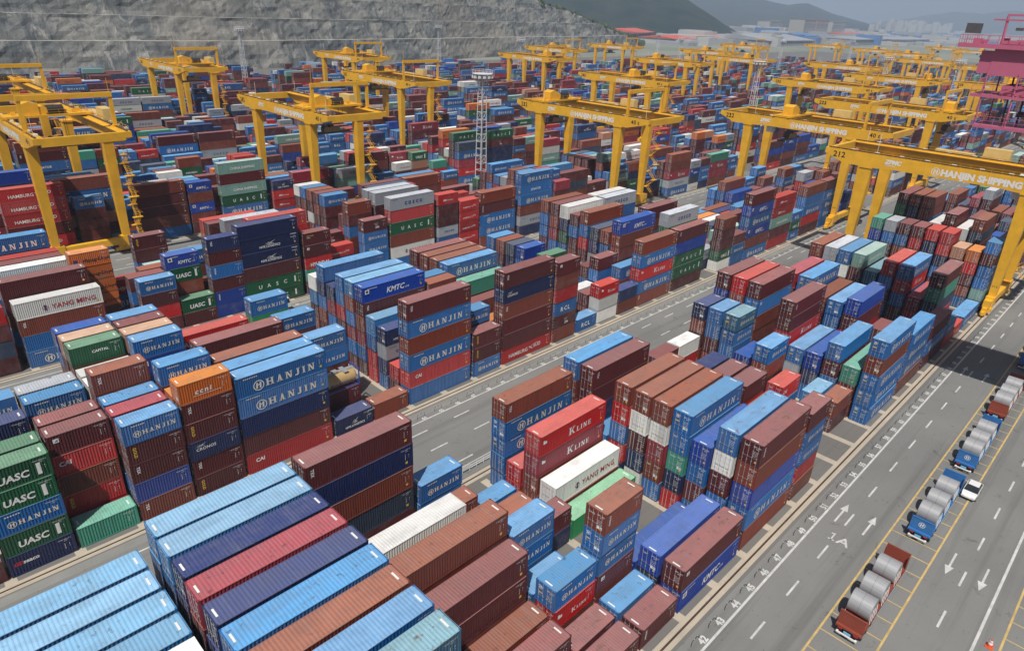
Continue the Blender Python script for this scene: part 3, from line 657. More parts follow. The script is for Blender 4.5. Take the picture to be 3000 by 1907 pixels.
# ------------------------------------------------------------------ ground, roads, rails and paint
def sheet(name, rectsL, z, mat):
    b = MB()
    for x0, x1, y0, y1 in rectsL: b.quad((x0,y0,z),(x1,y0,z),(x1,y1,z),(x0,y1,z))
    return structure(name, b.mesh(name, [mat], fix=False))
def ground_mat(name, c, c2, streak=.4, spots=.5, scale=.05):
    m = NT(name); ge = m.n('ShaderNodeNewGeometry'); p = ge.outputs['Position']
    col = m.mix(m.ramp(m.noise(p, scale, 5, .6), .35, .65), c, c2)
    st = m.noise(m.vec(p, (.012, .45, 1)), 1.0, 5, .62); col = m.mix(m.math('MULTIPLY', m.ramp(st, .50, .74), streak), col, tuple(x*.38 for x in c))
    sp = m.noise(p, .42, 6, .72, .5); col = m.mix(m.math('MULTIPLY', m.ramp(sp, .60, .70), spots), col, tuple(x*.25 for x in c))
    sp2 = m.noise(p, 1.7, 4, .7); col = m.mix(m.math('MULTIPLY', m.ramp(sp2, .63, .70), spots), col, tuple(x*.22 for x in c))
    fine = m.noise(p, 9.0, 3, .7); col = m.mix(m.math('MULTIPLY', m.ramp(fine, .3, .7), .16), col, tuple(x*1.5 for x in c))
    m.base(col); m.b.inputs['Roughness'].default_value = .85; return m.mat
A_YARD = ground_mat('yard_asphalt', (.135,.128,.118), (.165,.158,.148))
A_ROAD = ground_mat('road_asphalt', (.205,.205,.195), (.150,.150,.145), .75, .75, .035)
A_CONC = ground_mat('pale_concrete', (.46,.40,.31), (.36,.32,.26), .35, .45, .25)
A_LAND = ground_mat('far_land', (.24,.25,.21), (.14,.17,.12), 0, .2, .004)
b = MB(); n = 24
for i in range(n):
    for j in range(n):
        X0, X1, Y0, Y1 = (-14000+28000*i/n, -14000+28000*(i+1)/n, -14000+28000*j/n, -14000+28000*(j+1)/n)
        b.quad((X0,Y0,-.02),(X1,Y0,-.02),(X1,Y1,-.02),(X0,Y1,-.02))
structure('ground', b.mesh('ground', [A_LAND], fix=False))
sheet('yard', [(-200, 1500, -60, 620)], 0.0, A_YARD)
sheet('road', [(-200, 1500, -60, 19.6), (-200, 1500, 53.2, 69.0), (-200, 1500, 103.0, 118.8), (-200, 1500, 153.0, 172.4)], .004, A_ROAD)
sheet('road', [(238, 260, 19.7, 53.1), (238, 260, 69.1, 102.9), (238, 260, 118.9, 152.9), (238, 260, 172.5, 560)], .005, A_ROAD)
strips = []; rail = []; 
for blk, L in LAY.items():
    y0 = L[0]
    for k in range(-14, 130):
        x = bayx(blk, k)-.75
        if x > (420 if blk in 'AB' else 200): break
        strips.append((x, x+1.1, y0-1.05, y0+29.2))
    for yr in (y0-1.4, y0+30.4): rail.append(yr)
sheet('concrete_sleeper_strips', strips, .004, A_CONC)
sheet('concrete_rail_beams', [(-200, 1000, y-.62, y-.11) for y in rail]+[(-200, 1000, y+.11, y+.62) for y in rail], .009, A_CONC)
sheet('rail_groove', [(-200, 1000, y-.11, y+.11) for y in rail], .010, plain('rusty_groove', (.045,.026,.017), .8, 0, .3, .8))
b = MB()
for y in rail: b.box(-200, 1000, y-.035, y+.035, .011, .06)
structure('crane_rails', b.mesh('crane_rails', [plain('rail_steel', (.16,.09,.06), .5, .4, .4, .6)], fix=False))
A_CURB = ground_mat('kerb_concrete', (.24,.24,.225), (.20,.20,.19), .5, .5, .3)
sheet('service_strip', [(-200, 1000, L[0]-3.55, L[0]-2.25) for k, L in LAY.items() if k in 'BCD'], .006, A_CURB)
P_WHITE = plain('road_paint_white', (.62,.62,.60), .75, 0, .35, .9); P_YEL = plain('road_paint_yellow', (.62,.44,.16), .75, 0, .35, .9)
white = []; yel = []
def dashes(y, x0, x1, phase, on=3.0, per=7.98, w=.11):
    x = phase-per*math.floor((phase-x0)/per)
    while x < x1: white.append((x, x+on, y-w, y+w)); x += per
white += [(-200, 236, 17.75, 18.0), (262, 1000, 17.75, 18.0), (-200, 460, -.6, -.34)]
dashes(15.28, -80, 236, 59.4); dashes(2.75, -80, 300, 59.0)
yel += [(-100, 300, 11.0, 11.2), (-100, 300, 5.9, 6.1), (-100, 300, -2.56, -2.36)]
for i in range(-30, 70):
    x = 57.8+3.02*i; yel.append((x, x+.13, 6.1, 11.0)); yel.append((x+.6, x+.73, -6, -2.56))
for y0 in (69.6, 119.3, 174.6):
    white += [(-150, 236, y0-2.35, y0-2.15), (262, 900, y0-2.35, y0-2.15), (-150, 236, y0-15.4, y0-15.2)]
    dashes(y0-4.6, -80, 236, 47.1, 3.0, 8.0); dashes(y0-8.9, -80, 236, 55.3, 3.0, 8.0); dashes(y0-13.3, -80, 236, 48.1, 3, 8.0)
    dashes(y0-4.6, 262, 600, 270, 3.0, 8.0); dashes(y0-8.9, 262, 600, 274, 3.0, 8.0)
sheet('road_paint_white_lines', white, .009, P_WHITE); sheet('road_paint_yellow_lines', yel, .009, P_YEL)
b = MB()
def paint_text(s, x, y, h, w=1.0, bold=.03):
    """road lettering that reads from the camera's side: its right is -Y... laid along the road edge"""
    vf, wd = T(s, h, 0, 1, bold); b.add2d(vf, lambda a, c: (x+c, y-(a-wd/2)*w, .0095))
def rail_text(s, x, y, h):
    vf, wd = T(s, h, 0, 1, .05); b.add2d(vf, lambda a, c: (x+(a-wd/2), y+c, .0095))
for i in range(42, 104):
    x = 48.0+3.245*(i-42)
    if x < 236: rail_text(str(i), x-.25, 18.12, .78)
for i in range(40, 100):
    x = 48.6+3.245*(i-43)
    if x < 236: rail_text(str(i), x-.2, 67.5, .62); rail_text(str(i), x-.2, 117.2, .62)
paint_text('A', 71.6, 14.25, 1.5, 1.0, .02)
for q in ((71.6, 71.78, 15.15, 15.85), (71.6, 73.1, 15.42, 15.58), (72.8, 72.98, 15.55, 15.85)): b.quad((q[0],q[2],.0095),(q[1],q[2],.0095),(q[1],q[3],.0095),(q[0],q[3],.0095))
def arrow(x, y, d, L=4.6):
    q = lambda a, c: (x+d*a, y+c, .0095)
    b.poly([q(0,-.11), q(L-1.7,-.11), q(L-1.7,.11), q(0,.11)]); b.poly([q(L-1.7,-.46), q(L,0), q(L-1.7,.46)])
for x, y, d in ((75.2, 16.45, 1), (75.3, 13.15, 1), (80.4, 4.35, -1), (80.4, 1.05, -1), (131, 16.4, 1), (131, 13.1, 1), (228, 64, 1), (228, 60, 1), (246, 40, 1), (252, 47, -1), (199, 66.5, 1), (199, 62, 1), (250, 30, -1)): arrow(x, y, d)
structure('road_paint_numbers_and_arrows', b.mesh('road_paint_numbers_and_arrows', [P_WHITE]))

# ------------------------------------------------------------------ gantry cranes
GT, GB, D, YL, YR = 28.9, 26.2, 18.0, 41.2, -10.6        # girder top and bottom, depth, overhang ends (gauge 31.5)
def crane_parts():
    r = bpy.data.objects.new('gantry_crane', None); COL.objects.link(r); Y = M_CRANE; k = M_CRDARK
    for x in (0, D-1.3):
        b = MB(); out = [(YR, GT), (YL, GT), (YL, GB+1.55), (YL-4.6, GB-.25), (31.5-2.5, GB-.25), (31.5-5, GB), (5, GB), (2.4, GB-.25), (-3.2, GB-.25), (YR, GB+1.5)]
        b.prism(out, lambda a, c, d: (x+d, a, c), 1.3)
        for y in np.arange(-9, 41, 5.5): b.box(x-.05, x+1.35, y, y+.12, GB+.1, GT+.03) if 3 < y < 28 else None
        me = b.mesh('girder', [Y]); g = link('girder', me, r)
        b = MB(); b.box(x+.45, x+.85, YR+.5, YL-.5, GT+.02, GT+.24)
        link('trolley_rail', b.mesh('trolley_rail', [k], fix=False), g)
        b = MB()
        for s in ((-.95, .05), (1.3, 2.2)): b.box(x+s[0], x+s[1], YR+.6, YL-.6, GT-.28, GT-.16) if (s[0] < 0) == (x > 9) else None
        link('walkway', b.mesh('walkway', [Y], fix=False), g)
        b = MB(); xo = x+.08 if x == 0 else x+1.2
        for y in np.arange(YR+1, YL, 1.9): b.bar((xo, y, GT-.2), (xo, y, GT+.95), .035)
        for z in (GT+.4, GT+.95): b.bar((xo, YR+1, z), (xo, YL-1, z), .032)
        link('handrail', b.mesh('handrail', [Y], fix=False), g)
        b = MB()
        for y in np.arange(YR+4, YL-3, 5.2): b.box(x+1.35, x+1.95, y, y+.9, GT-.1, GT+.25)
        link('floodlight', b.mesh('floodlight', [M_LAMPW], fix=False), g)
    for y in (YR, YL-1.0):
        b = MB(); b.box(1.3, D-1.3, y+.02, y+.98, GT-1.75, GT-.05); link('end_beam', b.mesh('end_beam', [Y], fix=False), r)
    for y in (.1, 31.5):
        for x in (1.15, D-2.4):
            b = MB(); b.taper((x, y, 3.3), (x, y, GB-.2), (.75, .62), (1.05, 1.35)); b.box(x-1.2, x+1.2, y-1.5, y+1.5, GB-.55, GB-.18)
            link('leg', b.mesh('leg', [Y], fix=False), r)
        b = MB(); b.box(-2.2, D+.9, y-.65, y+.65, 2.0, 3.5)
        for x in (1.15, D-2.4): b.box(x-1.6, x+1.6, y-.8, y+.8, 1.7, 3.9)
        s = link('sill_beam', b.mesh('sill_beam', [Y], fix=False), r)
        for x in (-1.6, D-3.2):
            b = MB(); w = MB(); b.box(x-1.2, x+4.4, y-.45, y+.45, 1.25, 2.0)
            for i in range(2): b.box(x-1.4+i*2.9, x+1.3+i*2.9, y-.5, y+.5, .55, 1.3)
            for i in range(4): w.cyl((x-.85+i*1.42, y-.3, .42), (x-.85+i*1.42, y+.3, .42), .40, 12)
            b.box(x-1.9, x-1.4, y-.25, y+.25, .5, 1.2); b.box(x+4.3, x+4.8, y-.25, y+.25, .5, 1.2); b.box(x+.2, x+1.4, y-.95, y-.45, .9, 1.7)
            q = link('bogie', b.mesh('bogie', [Y], fix=False), r); link('wheels', w.mesh('wheels', [k]), q)
    b = MB(); yf = -2.6                                          # tall portal for the hoisting tackle above the right-hand legs
    for x in (.65, D-.65): b.box(x-.38, x+.38, yf-.3, yf+.3, GT-.05, GT+6.2); b.box(x-.55, x+.55, yf-.5, yf+.5, GT-.03, GT+.35)
    b.box(.27, D-.27, yf-.42, yf+.42, GT+6.2, GT+7.2); b.bar((.65, yf, GT+7.2), (.65, yf, GT+11), .05); b.bar((D-.65, yf, GT+7.2), (D-.65, yf, GT+10), .05)
    link('portal_frame', b.mesh('portal_frame', [Y], fix=False), r)
    b = MB(); x = D-.9; yy = -1.6                                 # zigzag stair beside the rear right leg
    z = 3.6; s = 1
    while z < GB-2:
        for o in (-.45, .45):
            b.bar((x+1.2+o, yy-1.4*s, z), (x+1.2+o, yy+1.4*s, z+2.4), .045); b.bar((x+1.2+o, yy-1.4*s, z+1), (x+1.2+o, yy+1.4*s, z+3.4), .03)
        for t in range(8): b.box(x+.8, x+1.6, yy-1.4*s+2.8*s*t/8-.1, yy-1.4*s+2.8*s*t/8+.1, z+2.4*t/8, z+2.4*t/8+.04)
        b.box(x-.1, x+2.0, yy+1.3*s-.55, yy+1.3*s+.55, z+2.38, z+2.5); b.bar((x+2, yy+1.3*s-.5, z+3.5), (x+2, yy+1.3*s+.5, z+3.5), .03); s = -s; z += 2.4
    link('stair', b.mesh('stair', [Y], fix=False), r)
    b = MB(); b.box(D+.2, D+2.3, 8, 13.2, GT-.2, GT+2.3); b.box(D+.2, D+2.2, 15, 23, GT-.3, GT+.5); link('electrical_house', b.mesh('electrical_house', [plain('house_cream', (.72,.52,.20), .5, 0, .12, .5)], fix=False), r)
    b = MB(); b.bar((.65, 30, GT), (.65, 30, GT+4.5), .05); b.bar((.65, -9, GT), (.65, -9, GT+4), .05); b.bar((D-.6, 38, GT), (D-.6, 38, GT+3.5), .05); link('mast', b.mesh('mast', [M_LAMPW], fix=False), r)
    # front girder lettering, read from -X: right is -Y
    b = MB(); fn = lambda a, c: (-.02, 16.3-a, 26.75+c)
    vf, w = T('HANJIN SHIPPING', 1.32, 0, 1.03, .085); b.add2d(vf, fn); b.add2d(ring_h(-1.0, .6, .86), fn)
    fn2 = lambda a, c: (-.02, 27.8-a, 27.35+c); b.add2d(T('ZPMC', .9, .2, 1, .08)[0], fn2); b.add2d(T('SHANGHAI', .3, 0, 1, .03)[0], lambda a, c: (-.02, 27.5-a, 26.85+c))
    link('white_lettering', b.mesh('white_lettering', [M_WHITE]), r)
    b = MB(); b.add2d(T('40 t', 1.15, 0, 1.1, .03)[0], lambda a, c: (-.02, -4.6-a, 27.2+c)); link('load_lettering', b.mesh('load_lettering', [M_BLACK]), r)
    # trolley
    t = MB(); t.box(-.2, D+.2, -2.6, -2.0, GT+.26, GT+.75); t.box(-.2, D+.2, 2.0, 2.6, GT+.26, GT+.75); t.box(1, D-1, -2.2, 2.2, GT+.55, GT+.68)
    for x in (.65, D-.65): t.box(x-.4, x+.4, -2.9, 2.9, GT+.24, GT+.7)
    for x in np.arange(0, D+.1, 2.25):
        for y in (-2.55, 2.55): t.bar((x, y, GT+.7), (x, y, GT+1.8), .035)
    for y in (-2.55, 2.55):
        for z in (1.25, 1.8): t.bar((0, y, GT+z), (D, y, GT+z), .03)
    for i in range(14): x = random.uniform(2, 16); y = random.uniform(-1.8, 1.8); t.box(x-.4, x+.4, y-.3, y+.3, GT+.65, GT+random.uniform(.9, 1.7))
    tr = link('trolley', t.mesh('trolley', [Y], fix=False), r)
    t = MB(); t.box(4, 7.6, -1.5, 1.6, GT+.7, GT+3.0); t.cyl((8.4, -1.3, GT+1.6), (8.4, 1.6, GT+1.6), .95, 14); t.prism([(4, GT+3), (7.6, GT+3), (5.8, GT+3.6)], lambda a, c, d: (a, -1.5+d, c), 3.1); link('machinery_house', t.mesh('machinery_house', [Y]), tr)
    t = MB(); t.cyl((9.2, -1.2, GT+1.7), (12.4, -1.2, GT+1.7), 1.0, 14); t.box(9, 9.6, .2, 1.8, GT+.7, GT+2.2); t.box(10.5, 12, .4, 2.0, GT+.6, GT+1.5); link('hoist_drum', t.mesh('hoist_drum', [plain('drum_black', (.03,.03,.033), .6, .2)]), tr)
    t = MB(); t.box(1.5, 3.5, 2.7, 4.6, GT-4.6, GT-2.0); t.box(1.7, 3.3, 2.8, 4.5, GT-2.0, GT+.3); link('operator_cab', t.mesh('operator_cab', [M_LAMPW], fix=False), tr)
    t = MB(); zb = 13.5
    for x in (5.5, 12.5):
        for y in (-1, 1): t.bar((x, y, GT), (x, y, zb+1.6), .045)
    ro = link('hoist_ropes', t.mesh('hoist_ropes', [k], fix=False), tr)
    t = MB(); t.box(2.9, 15.1, -.45, .45, zb-.1, zb+.5); t.box(2.9, 3.3, -1.2, 1.2, zb-.2, zb+.3); t.box(14.7, 15.1, -1.2, 1.2, zb-.2, zb+.3); t.box(6.6, 11.4, -1.1, 1.1, zb+.5, zb+1.7); t.cyl((9, -1, zb+1.9), (9, 1, zb+1.9), .6, 12); t.cyl((7.2, -1, zb+1.9), (7.2, 1, zb+1.9), .5, 12)
    link('spreader', t.mesh('spreader', [k, Y], fix=False), tr)
    return r, tr
proto, ptr = crane_parts(); used = False
ROADN = {'1': 'truck road', '2': 'middle road', '3': 'far road', '4': 'fourth road', '5': 'fifth road', '6': 'sixth road', '7': 'seventh road'}
for num, X, Y, tp, hoist in CRANES:
    c = proto if not used else dup(proto); used = True
    c.location = (X, Y, 0)
    tag(c, f'yellow portal crane numbered {num}, number {"one two three four five six seven eight".split()[int(num[2])-1]} from the left beyond the {ROADN[num[1]]}', 'crane', 'yellow gantry cranes over the container stacks')
    tr = next(q for q in c.children if q.name.startswith('trolley'))
    tr.location = (0, -6+44*tp, 0)
    if not hoist:
        for q in list(tr.children):
            if q.name.startswith('spreader'): q.location.z = 8.5
            if q.name.startswith('hoist_ropes'): q.scale.z = (GT-23.6)/(GT-15.1); q.location.z = GT-GT*q.scale.z
    b = MB(); b.add2d(T(num, 1.3, 0, 1.05, .03)[0], lambda a, z: (-.02, YL-2.0-a, 27.15+z))
    for yy in (.1, 31.5): b.add2d(T(num, .7, 0, 1.05, .012)[0], lambda a, z: (.36, yy+.55-a*.75, 6.0+z))
    link('number_lettering', b.mesh('number_lettering', [M_BLACK]), c)

# ------------------------------------------------------------------ lattice light towers
def tower_parts():
    r = bpy.data.objects.new('light_tower', None); COL.objects.link(r); b = MB(); H = 36.0
    def cor(z, i): w = 1.35-.45*z/H; return ((-w, w)[i in (1, 2)], (-w, w)[i > 1], z)
    for i in range(4): b.bar(cor(0, i), cor(H, i), .13)
    zs = np.arange(0, H+.1, 2.4)
    for a, c in zip(zs, zs[1:]):
        for i in range(4):
            j = (i+1) % 4; b.bar(cor(c, i), cor(c, j), .09); b.bar(cor(a, i), cor(c, j), .05) if int(a/2.4) % 3 == 0 else None
    link('lattice_mast', b.mesh('lattice_mast', [M_TWHITE], fix=False), r)
    b = MB(); b.box(-.3, .3, -.35, -.25, 0, H)
    for z in np.arange(.5, H, .6): b.bar((-.3, -.4, z), (.3, -.4, z), .03)
    link('ladder', b.mesh('ladder', [M_TWHITE], fix=False), r)
    b = MB(); n = 16
    for i in range(n):
        t, u = 2*PI*i/n, 2*PI*(i+1)/n
        for R, z in ((1.5, H-3.2), (2.5, H-1.5), (3.4, H), (3.4, H+1.1)): b.bar((R*math.cos(t), R*math.sin(t), z), (R*math.cos(u), R*math.sin(u), z), .07)
        b.bar((1.5*math.cos(t), 1.5*math.sin(t), H-3.2), (3.4*math.cos(t), 3.4*math.sin(t), H), .06); b.bar((3.4*math.cos(t), 3.4*math.sin(t), H), (3.4*math.cos(t), 3.4*math.sin(t), H+1.1), .04)
    b.cyl((0, 0, H-.1), (0, 0, H+.05), 3.4, 16); link('lamp_gallery', b.mesh('lamp_gallery', [M_TWHITE], fix=False), r)
    b = MB()
    for i in range(12):
        t = 2*PI*i/12; x, y = 3.1*math.cos(t), 3.1*math.sin(t); b.box(x-.35, x+.35, y-.35, y+.35, H-1.3, H-.55)
    link('lamps', b.mesh('lamps', [M_LAMPW], fix=False), r); return r
tp0 = tower_parts(); first = True
for px, py, wh in ((1414, 207, 'between the middle cranes, nearest of all'), (1285, 75, 'in front of the quarry wall at centre'), (700, 80, 'at the foot of the quarry wall on the left'), (2228, 175, 'beyond crane 222, right of the middle'), (1527, 112, 'half hidden behind the cranes at centre'), (2605, 165, 'among the far cranes on the right'), (1932, 98, 'among the far cranes, near the red roofs'), (1998, 110, 'just right of the red roofed sheds'), (2818, 175, 'at the far right beside crane 224'), (2295, 118, 'among the far cranes before the grey sheds'), (1680, 80, 'against the right end of the quarry wall'), (2500, 118, 'between far cranes right of the grey sheds')):
    t = tp0 if first else dup(tp0); first = False
    x, y = ground_at(px, py, 37.0); t.location = (x, y, 0); tag(t, 'white lattice light tower '+wh, 'light tower', 'white lattice light towers')

# ------------------------------------------------------------------ coil trailers in the yellow lane
M_COIL = NT('aluminium_wire'); _tc = M_COIL.n('ShaderNodeTexCoord'); _w = M_COIL.noise(M_COIL.vec(_tc.outputs['Object'], (7, .25, 7)), 1.6, 3, .7)
M_COIL.base(M_COIL.mix(_w, (.20,.205,.215), (.46,.465,.48))); M_COIL.b.inputs['Roughness'].default_value = .45; M_COIL.b.inputs['Metallic'].default_value = .1; M_COIL = M_COIL.mat
def coil_mesh():
    b = MB(); n = 44; R, r, w = 1.20, .42, 1.1; prof = [(-w, r), (-w, R-.05), (-w+.05, R), (w-.05, R), (w, R-.05), (w, r)]
    for i in range(n):
        a, c = 2*PI*i/n, 2*PI*(i+1)/n
        for (y0, r0), (y1, r1) in zip(prof, prof[1:]+prof[:1]):
            b.quad((r0*math.cos(a), y0, r0*math.sin(a)), (r0*math.cos(c), y0, r0*math.sin(c)), (r1*math.cos(c), y1, r1*math.sin(c)), (r1*math.cos(a), y1, r1*math.sin(a)))
    return b.mesh('coil', [M_COIL])
COIL = coil_mesh(); _bb = MB()
for a in (.0, PI): 
    for i in range(30):
        p, q = 2*PI*i/30, 2*PI*(i+1)/30; _bb.bar((1.205*math.cos(p), .02, 1.205*math.sin(p)), (1.205*math.cos(q), .02, 1.205*math.sin(q)), .012)
BAND = _bb.mesh('steel_band', [M_FRAME], fix=False)
P_BLUE = plain('trailer_blue', (.035,.165,.43), .5, 0, .25, .8); P_BRN = plain('trailer_brown', (.27,.055,.03), .55, 0, .25, .8); P_LBL = plain('light_blue', (.20,.45,.68), .5, 0, .15)
P_LAMP = plain('tail_lamp_red', (.4,.02,.02), .3)
def trailer(x0, yc, mat, label, logo_=True):
    r = empty('coil_trailer', (x0, yc, 0), label, 'trailer', 'flatbed trailers loaded with wire coils in the yellow lane'); L = 13.6; w = 1.22
    b = MB(); b.box(.35, L, -w, w, 1.18, 1.34)
    for y in (-.5, .42): b.box(.5, L-.2, y, y+.1, .8, 1.18)
    for s in (-1, 1): b.box(.35, L, min(s*w, s*(w-.08)), max(s*w, s*(w-.08)), 1.0, 1.40)
    for x in np.arange(1, L, .95): b.box(x, x+.08, -w+.05, w-.05, 1.05, 1.18)
    link('bed', b.mesh('bed', [mat], fix=False), r)
    b = MB(); b.box(.30, .42, -w, w, 1.36, 3.0); b.box(.26, .46, -w, w, 2.94, 3.04); b.box(.0, .32, -w, w, 1.15, 1.38)
    rb = link('rear_panel', b.mesh('rear_panel', [mat], fix=False), r)
    if logo_:
        b = MB(); b.add2d(ring_h(0, 2.25, .36), lambda a, c: (.285, -a, c)); link('emblem', b.mesh('emblem', [M_WHITE]), rb)
    b = MB(); b.box(L-.14, L, -w, w, 1.36, 3.2)
    for s in (-1, 1): b.box(L-.6, L-.1, min(s*w, s*(w-.08)), max(s*w, s*(w-.08)), 1.36, 3.0)
    link('front_panel', b.mesh('front_panel', [mat], fix=False), r)
    b = MB(); b.box(-.18, -.06, -1.0, 1.0, .52, .66); b.box(-.1, .0, -.98, -.80, .42, .72); b.box(-.1, .0, .80, .98, .42, .72); link('bumper', b.mesh('bumper', [M_WHITE], fix=False), r)
    b = MB(); b.box(-.10, -.03, -.34, .34, .72, .98); link('number_plate', b.mesh('number_plate', [P_LBL], fix=False), r)
    for s in (-.75, .75):
        b = MB(); b.box(-.05, .0, s-.22, s+.22, .98, 1.12); link('tail_lamp', b.mesh('tail_lamp', [P_LAMP], fix=False), r)
    b = MB(); b.box(.2, 4.6, -.35, .35, .55, .85)
    for x in (1.2, 2.5, 3.8): b.bar((x, -.9, .52), (x, .9, .52), .07, 6)
    link('axle_frame', b.mesh('axle_frame', [M_RUBBER], fix=False), r)
    for x in (1.2, 2.5, 3.8):
        for s in (-1, 1):
            b = MB(); b.cyl((x, s*.62, .52), (x, s*1.16, .52), .52, 20); wv = link('wheel', b.mesh('wheel', [M_RUBBER]), r)
            b = MB(); b.cyl((x, s*1.165, .52), (x, s*1.175, .52), .27, 14); link('hub', b.mesh('hub', [M_STEEL]), wv)
    for s in (-1, 1):
        b = MB()
        for a, c in ((4.9, 7.4), (7.9, 10.4)):
            for z in (.55, .85): b.box(a, c, min(s*1.14, s*1.2), max(s*1.14, s*1.2), z, z+.12)
        link('side_guard', b.mesh('side_guard', [P_LBL], fix=False), r)
        b = MB(); b.box(10.6, 10.75, s*.85-.06, s*.85+.06, 0.02, 1.18); b.box(10.5, 10.85, s*.85-.15, s*.85+.15, 0.0, .05); link('landing_leg', b.mesh('landing_leg', [M_STEEL], fix=False), r)
    return r
trailer(58.3, 8.72, P_BRN, 'brown flatbed coil trailer standing nearest the camera in the yellow hatched lane', False)
for i, x0 in enumerate((79.0, 98.8)): trailer(x0, 8.35, P_BLUE, ('blue flatbed coil trailer with white ring emblem, next behind the brown one', 'blue flatbed coil trailer with white ring emblem, between the white car and brown panel')[i])
trailer(117.9, 8.6, P_BRN, 'brown flatbed coil trailer partly in the crane shadow, fourth in the lane', False)
trailer(141.8, 9.0, P_BLUE, 'blue flatbed coil trailer in the dark crane shadow at the picture edge', False)
for i, (x0, yc, nm) in enumerate(((58.3, 8.72, 'nearest brown trailer'), (79.0, 8.35, 'first blue trailer'), (98.8, 8.35, 'second blue trailer'), (117.9, 8.6, 'farther brown trailer'), (141.8, 9.0, 'shadowed blue trailer'))):
    for j, dx in enumerate((3.1, 6.5, 10.3)):
        o = link('wire_coil', COIL, None, (x0+dx, yc+.05, 1.36+1.20)); o.rotation_euler = (0, random.random()*.3, 0)
        tag(o, f'silver aluminium wire coil, {("rearmost", "middle", "foremost")[j]} of three on the {nm}', 'coil', 'aluminium wire coils on the trailers'); link('steel_band', BAND, o)
        s = tag(link('lashing_straps', None or (lambda b: ([b.bar((x, sd*1.2, 1.38), (x+.25, sd*1.05, 2.5), .03) for x in (dx-.9, dx-.3, dx+.3, dx+.9) for sd in (-1, 1)], b.mesh('lashing_straps', [M_WHITE], fix=False))[1])(MB()), None, (x0, yc, 0)), f'thin white lashing straps beside the {("rearmost", "middle", "foremost")[j]} coil on the {nm}', 'straps', 'lashing straps on the coil trailers')

# ------------------------------------------------------------------ cars, cone, barriers
def car(x, y, rz, c, label, name='parked_car'):
    r = empty(name, (x, y, 0), label, 'car', None, rz)
    pm = plain('car_paint', c, .25, 0, .05)
    secs = [(-2.15,.45,.62,.78),(-2.0,.40,.92,.84),(-1.2,.38,.98,.87),(.7,.38,.95,.88),(1.6,.40,.86,.85),(2.1,.45,.66,.72)]
    b = MB()
    for (x0,a0,t0,w0),(x1,a1,t1,w1) in zip(secs, secs[1:]):
        for s in (-1, 1): b.quad((x0,s*w0,a0),(x1,s*w1,a1),(x1,s*w1*.97,t1),(x0,s*w0*.97,t0))
        b.quad((x0,-w0*.97,t0),(x0,w0*.97,t0),(x1,w1*.97,t1),(x1,-w1*.97,t1)); b.quad((x0,-w0,a0),(x0,w0,a0),(x1,w1,a1),(x1,-w1,a1))
    for q in (secs[0], secs[-1]): b.quad((q[0],-q[3],q[1]),(q[0],q[3],q[1]),(q[0],q[3]*.97,q[2]),(q[0],-q[3]*.97,q[2]))
    link('body', b.mesh('body', [pm], True), r)
    b = MB(); cb = [(-1.75,.95,.80),(-1.15,1.42,.62),(.25,1.44,.63),(1.05,.93,.78)]
    for (x0,z0,w0),(x1,z1,w1) in zip(cb, cb[1:]):
        for s in (-1, 1): b.quad((x0,s*w0,z0),(x1,s*w1,z1),(x1,s*.82,.93),(x0,s*.82,.93))
        b.quad((x0,-w0,z0),(x0,w0,z0),(x1,w1,z1),(x1,-w1,z1))
    link('windows', b.mesh('windows', [M_GLASS]), r)
    b = MB(); b.box(-1.12, .22, -.61, .61, 1.425, 1.47); link('roof', b.mesh('roof', [pm], fix=False), r)
    for wx in (-1.3, 1.3):
        for s in (-1, 1):
            b = MB(); b.cyl((wx, s*.66, .32), (wx, s*.90, .32), .32, 18); w_ = link('wheel', b.mesh('wheel', [M_RUBBER]), r)
            b = MB(); b.cyl((wx, s*.905, .32), (wx, s*.915, .32), .2, 12); link('rim', b.mesh('rim', [M_STEEL]), w_)
    for s in (-.6, .6):
        b = MB(); b.box(2.02, 2.13, s-.18, s+.18, .58, .72); link('headlight', b.mesh('headlight', [M_LAMPW], fix=False), r)
        b = MB(); b.box(-2.14, -2.05, s-.15, s+.15, .68, .84); link('tail_lamp', b.mesh('tail_lamp', [P_LAMP], fix=False), r)
car(94.3, 6.2, PI, (.75,.75,.75), 'white car half hidden beside the blue coil trailers')
car(216.5, 65.8, PI, (.025,.027,.03), 'black car on the road by the bogie of crane 222')
b = MB(); b.cyl((0,0,.06), (0,0,.72), .19, 20, 0, .035); b.cyl((0,0,.30), (0,0,.44), .148, 20, 1, .118); b.cyl((0,0,.52), (0,0,.60), .098, 20, 1, .082); b.box(-.24, .24, -.24, .24, .0, .06)
o = tag(link('traffic_cone', b.mesh('traffic_cone', [plain('cone_orange', (.75,.10,.03), .5, 0, .1), M_WHITE]), None, (68.2, -1.6, .01)), 'orange traffic cone with white bands standing on the bare road', 'cone'); o.scale = (1.4, 1.4, 1.4)
b = MB(); pts = [(-.72,0,0), (-.66,0,.55), (-.5,0,.72), (.5,0,.72), (.66,0,.55), (.72,0,0)]
for p, q in zip(pts, pts[1:]): b.bar(p, q, .026, 6)
HOOP = b.mesh('hoop_barrier', [plain('hoop_dark', (.05,.05,.05), .5, 0, .2)], fix=False); b = MB()
for x in (-.36, .3): b.bar((x, 0, .72), (x+.1, 0, .72), .029, 6)
HOOPB = b.mesh('white_band', [M_WHITE], fix=False)
for nm, y, x0, n in (('truck road', 18.85, 46.9, 34), ('middle road', 68.2, 44.9, 30)):
    for i in range(n):
        o = tag(link('hoop_barrier', HOOP, None, (x0+3.245*i, y, .01)), f'low dark steel hoop beside the crane rail along the {nm}', 'barrier', f'steel hoop barriers along the {nm}'); link('white_band', HOOPB, o)
b = MB()
for x in np.arange(0, 10.1, 1.25): b.bar((x, 0, 0), (x, 0, 1.15), .05, 4)
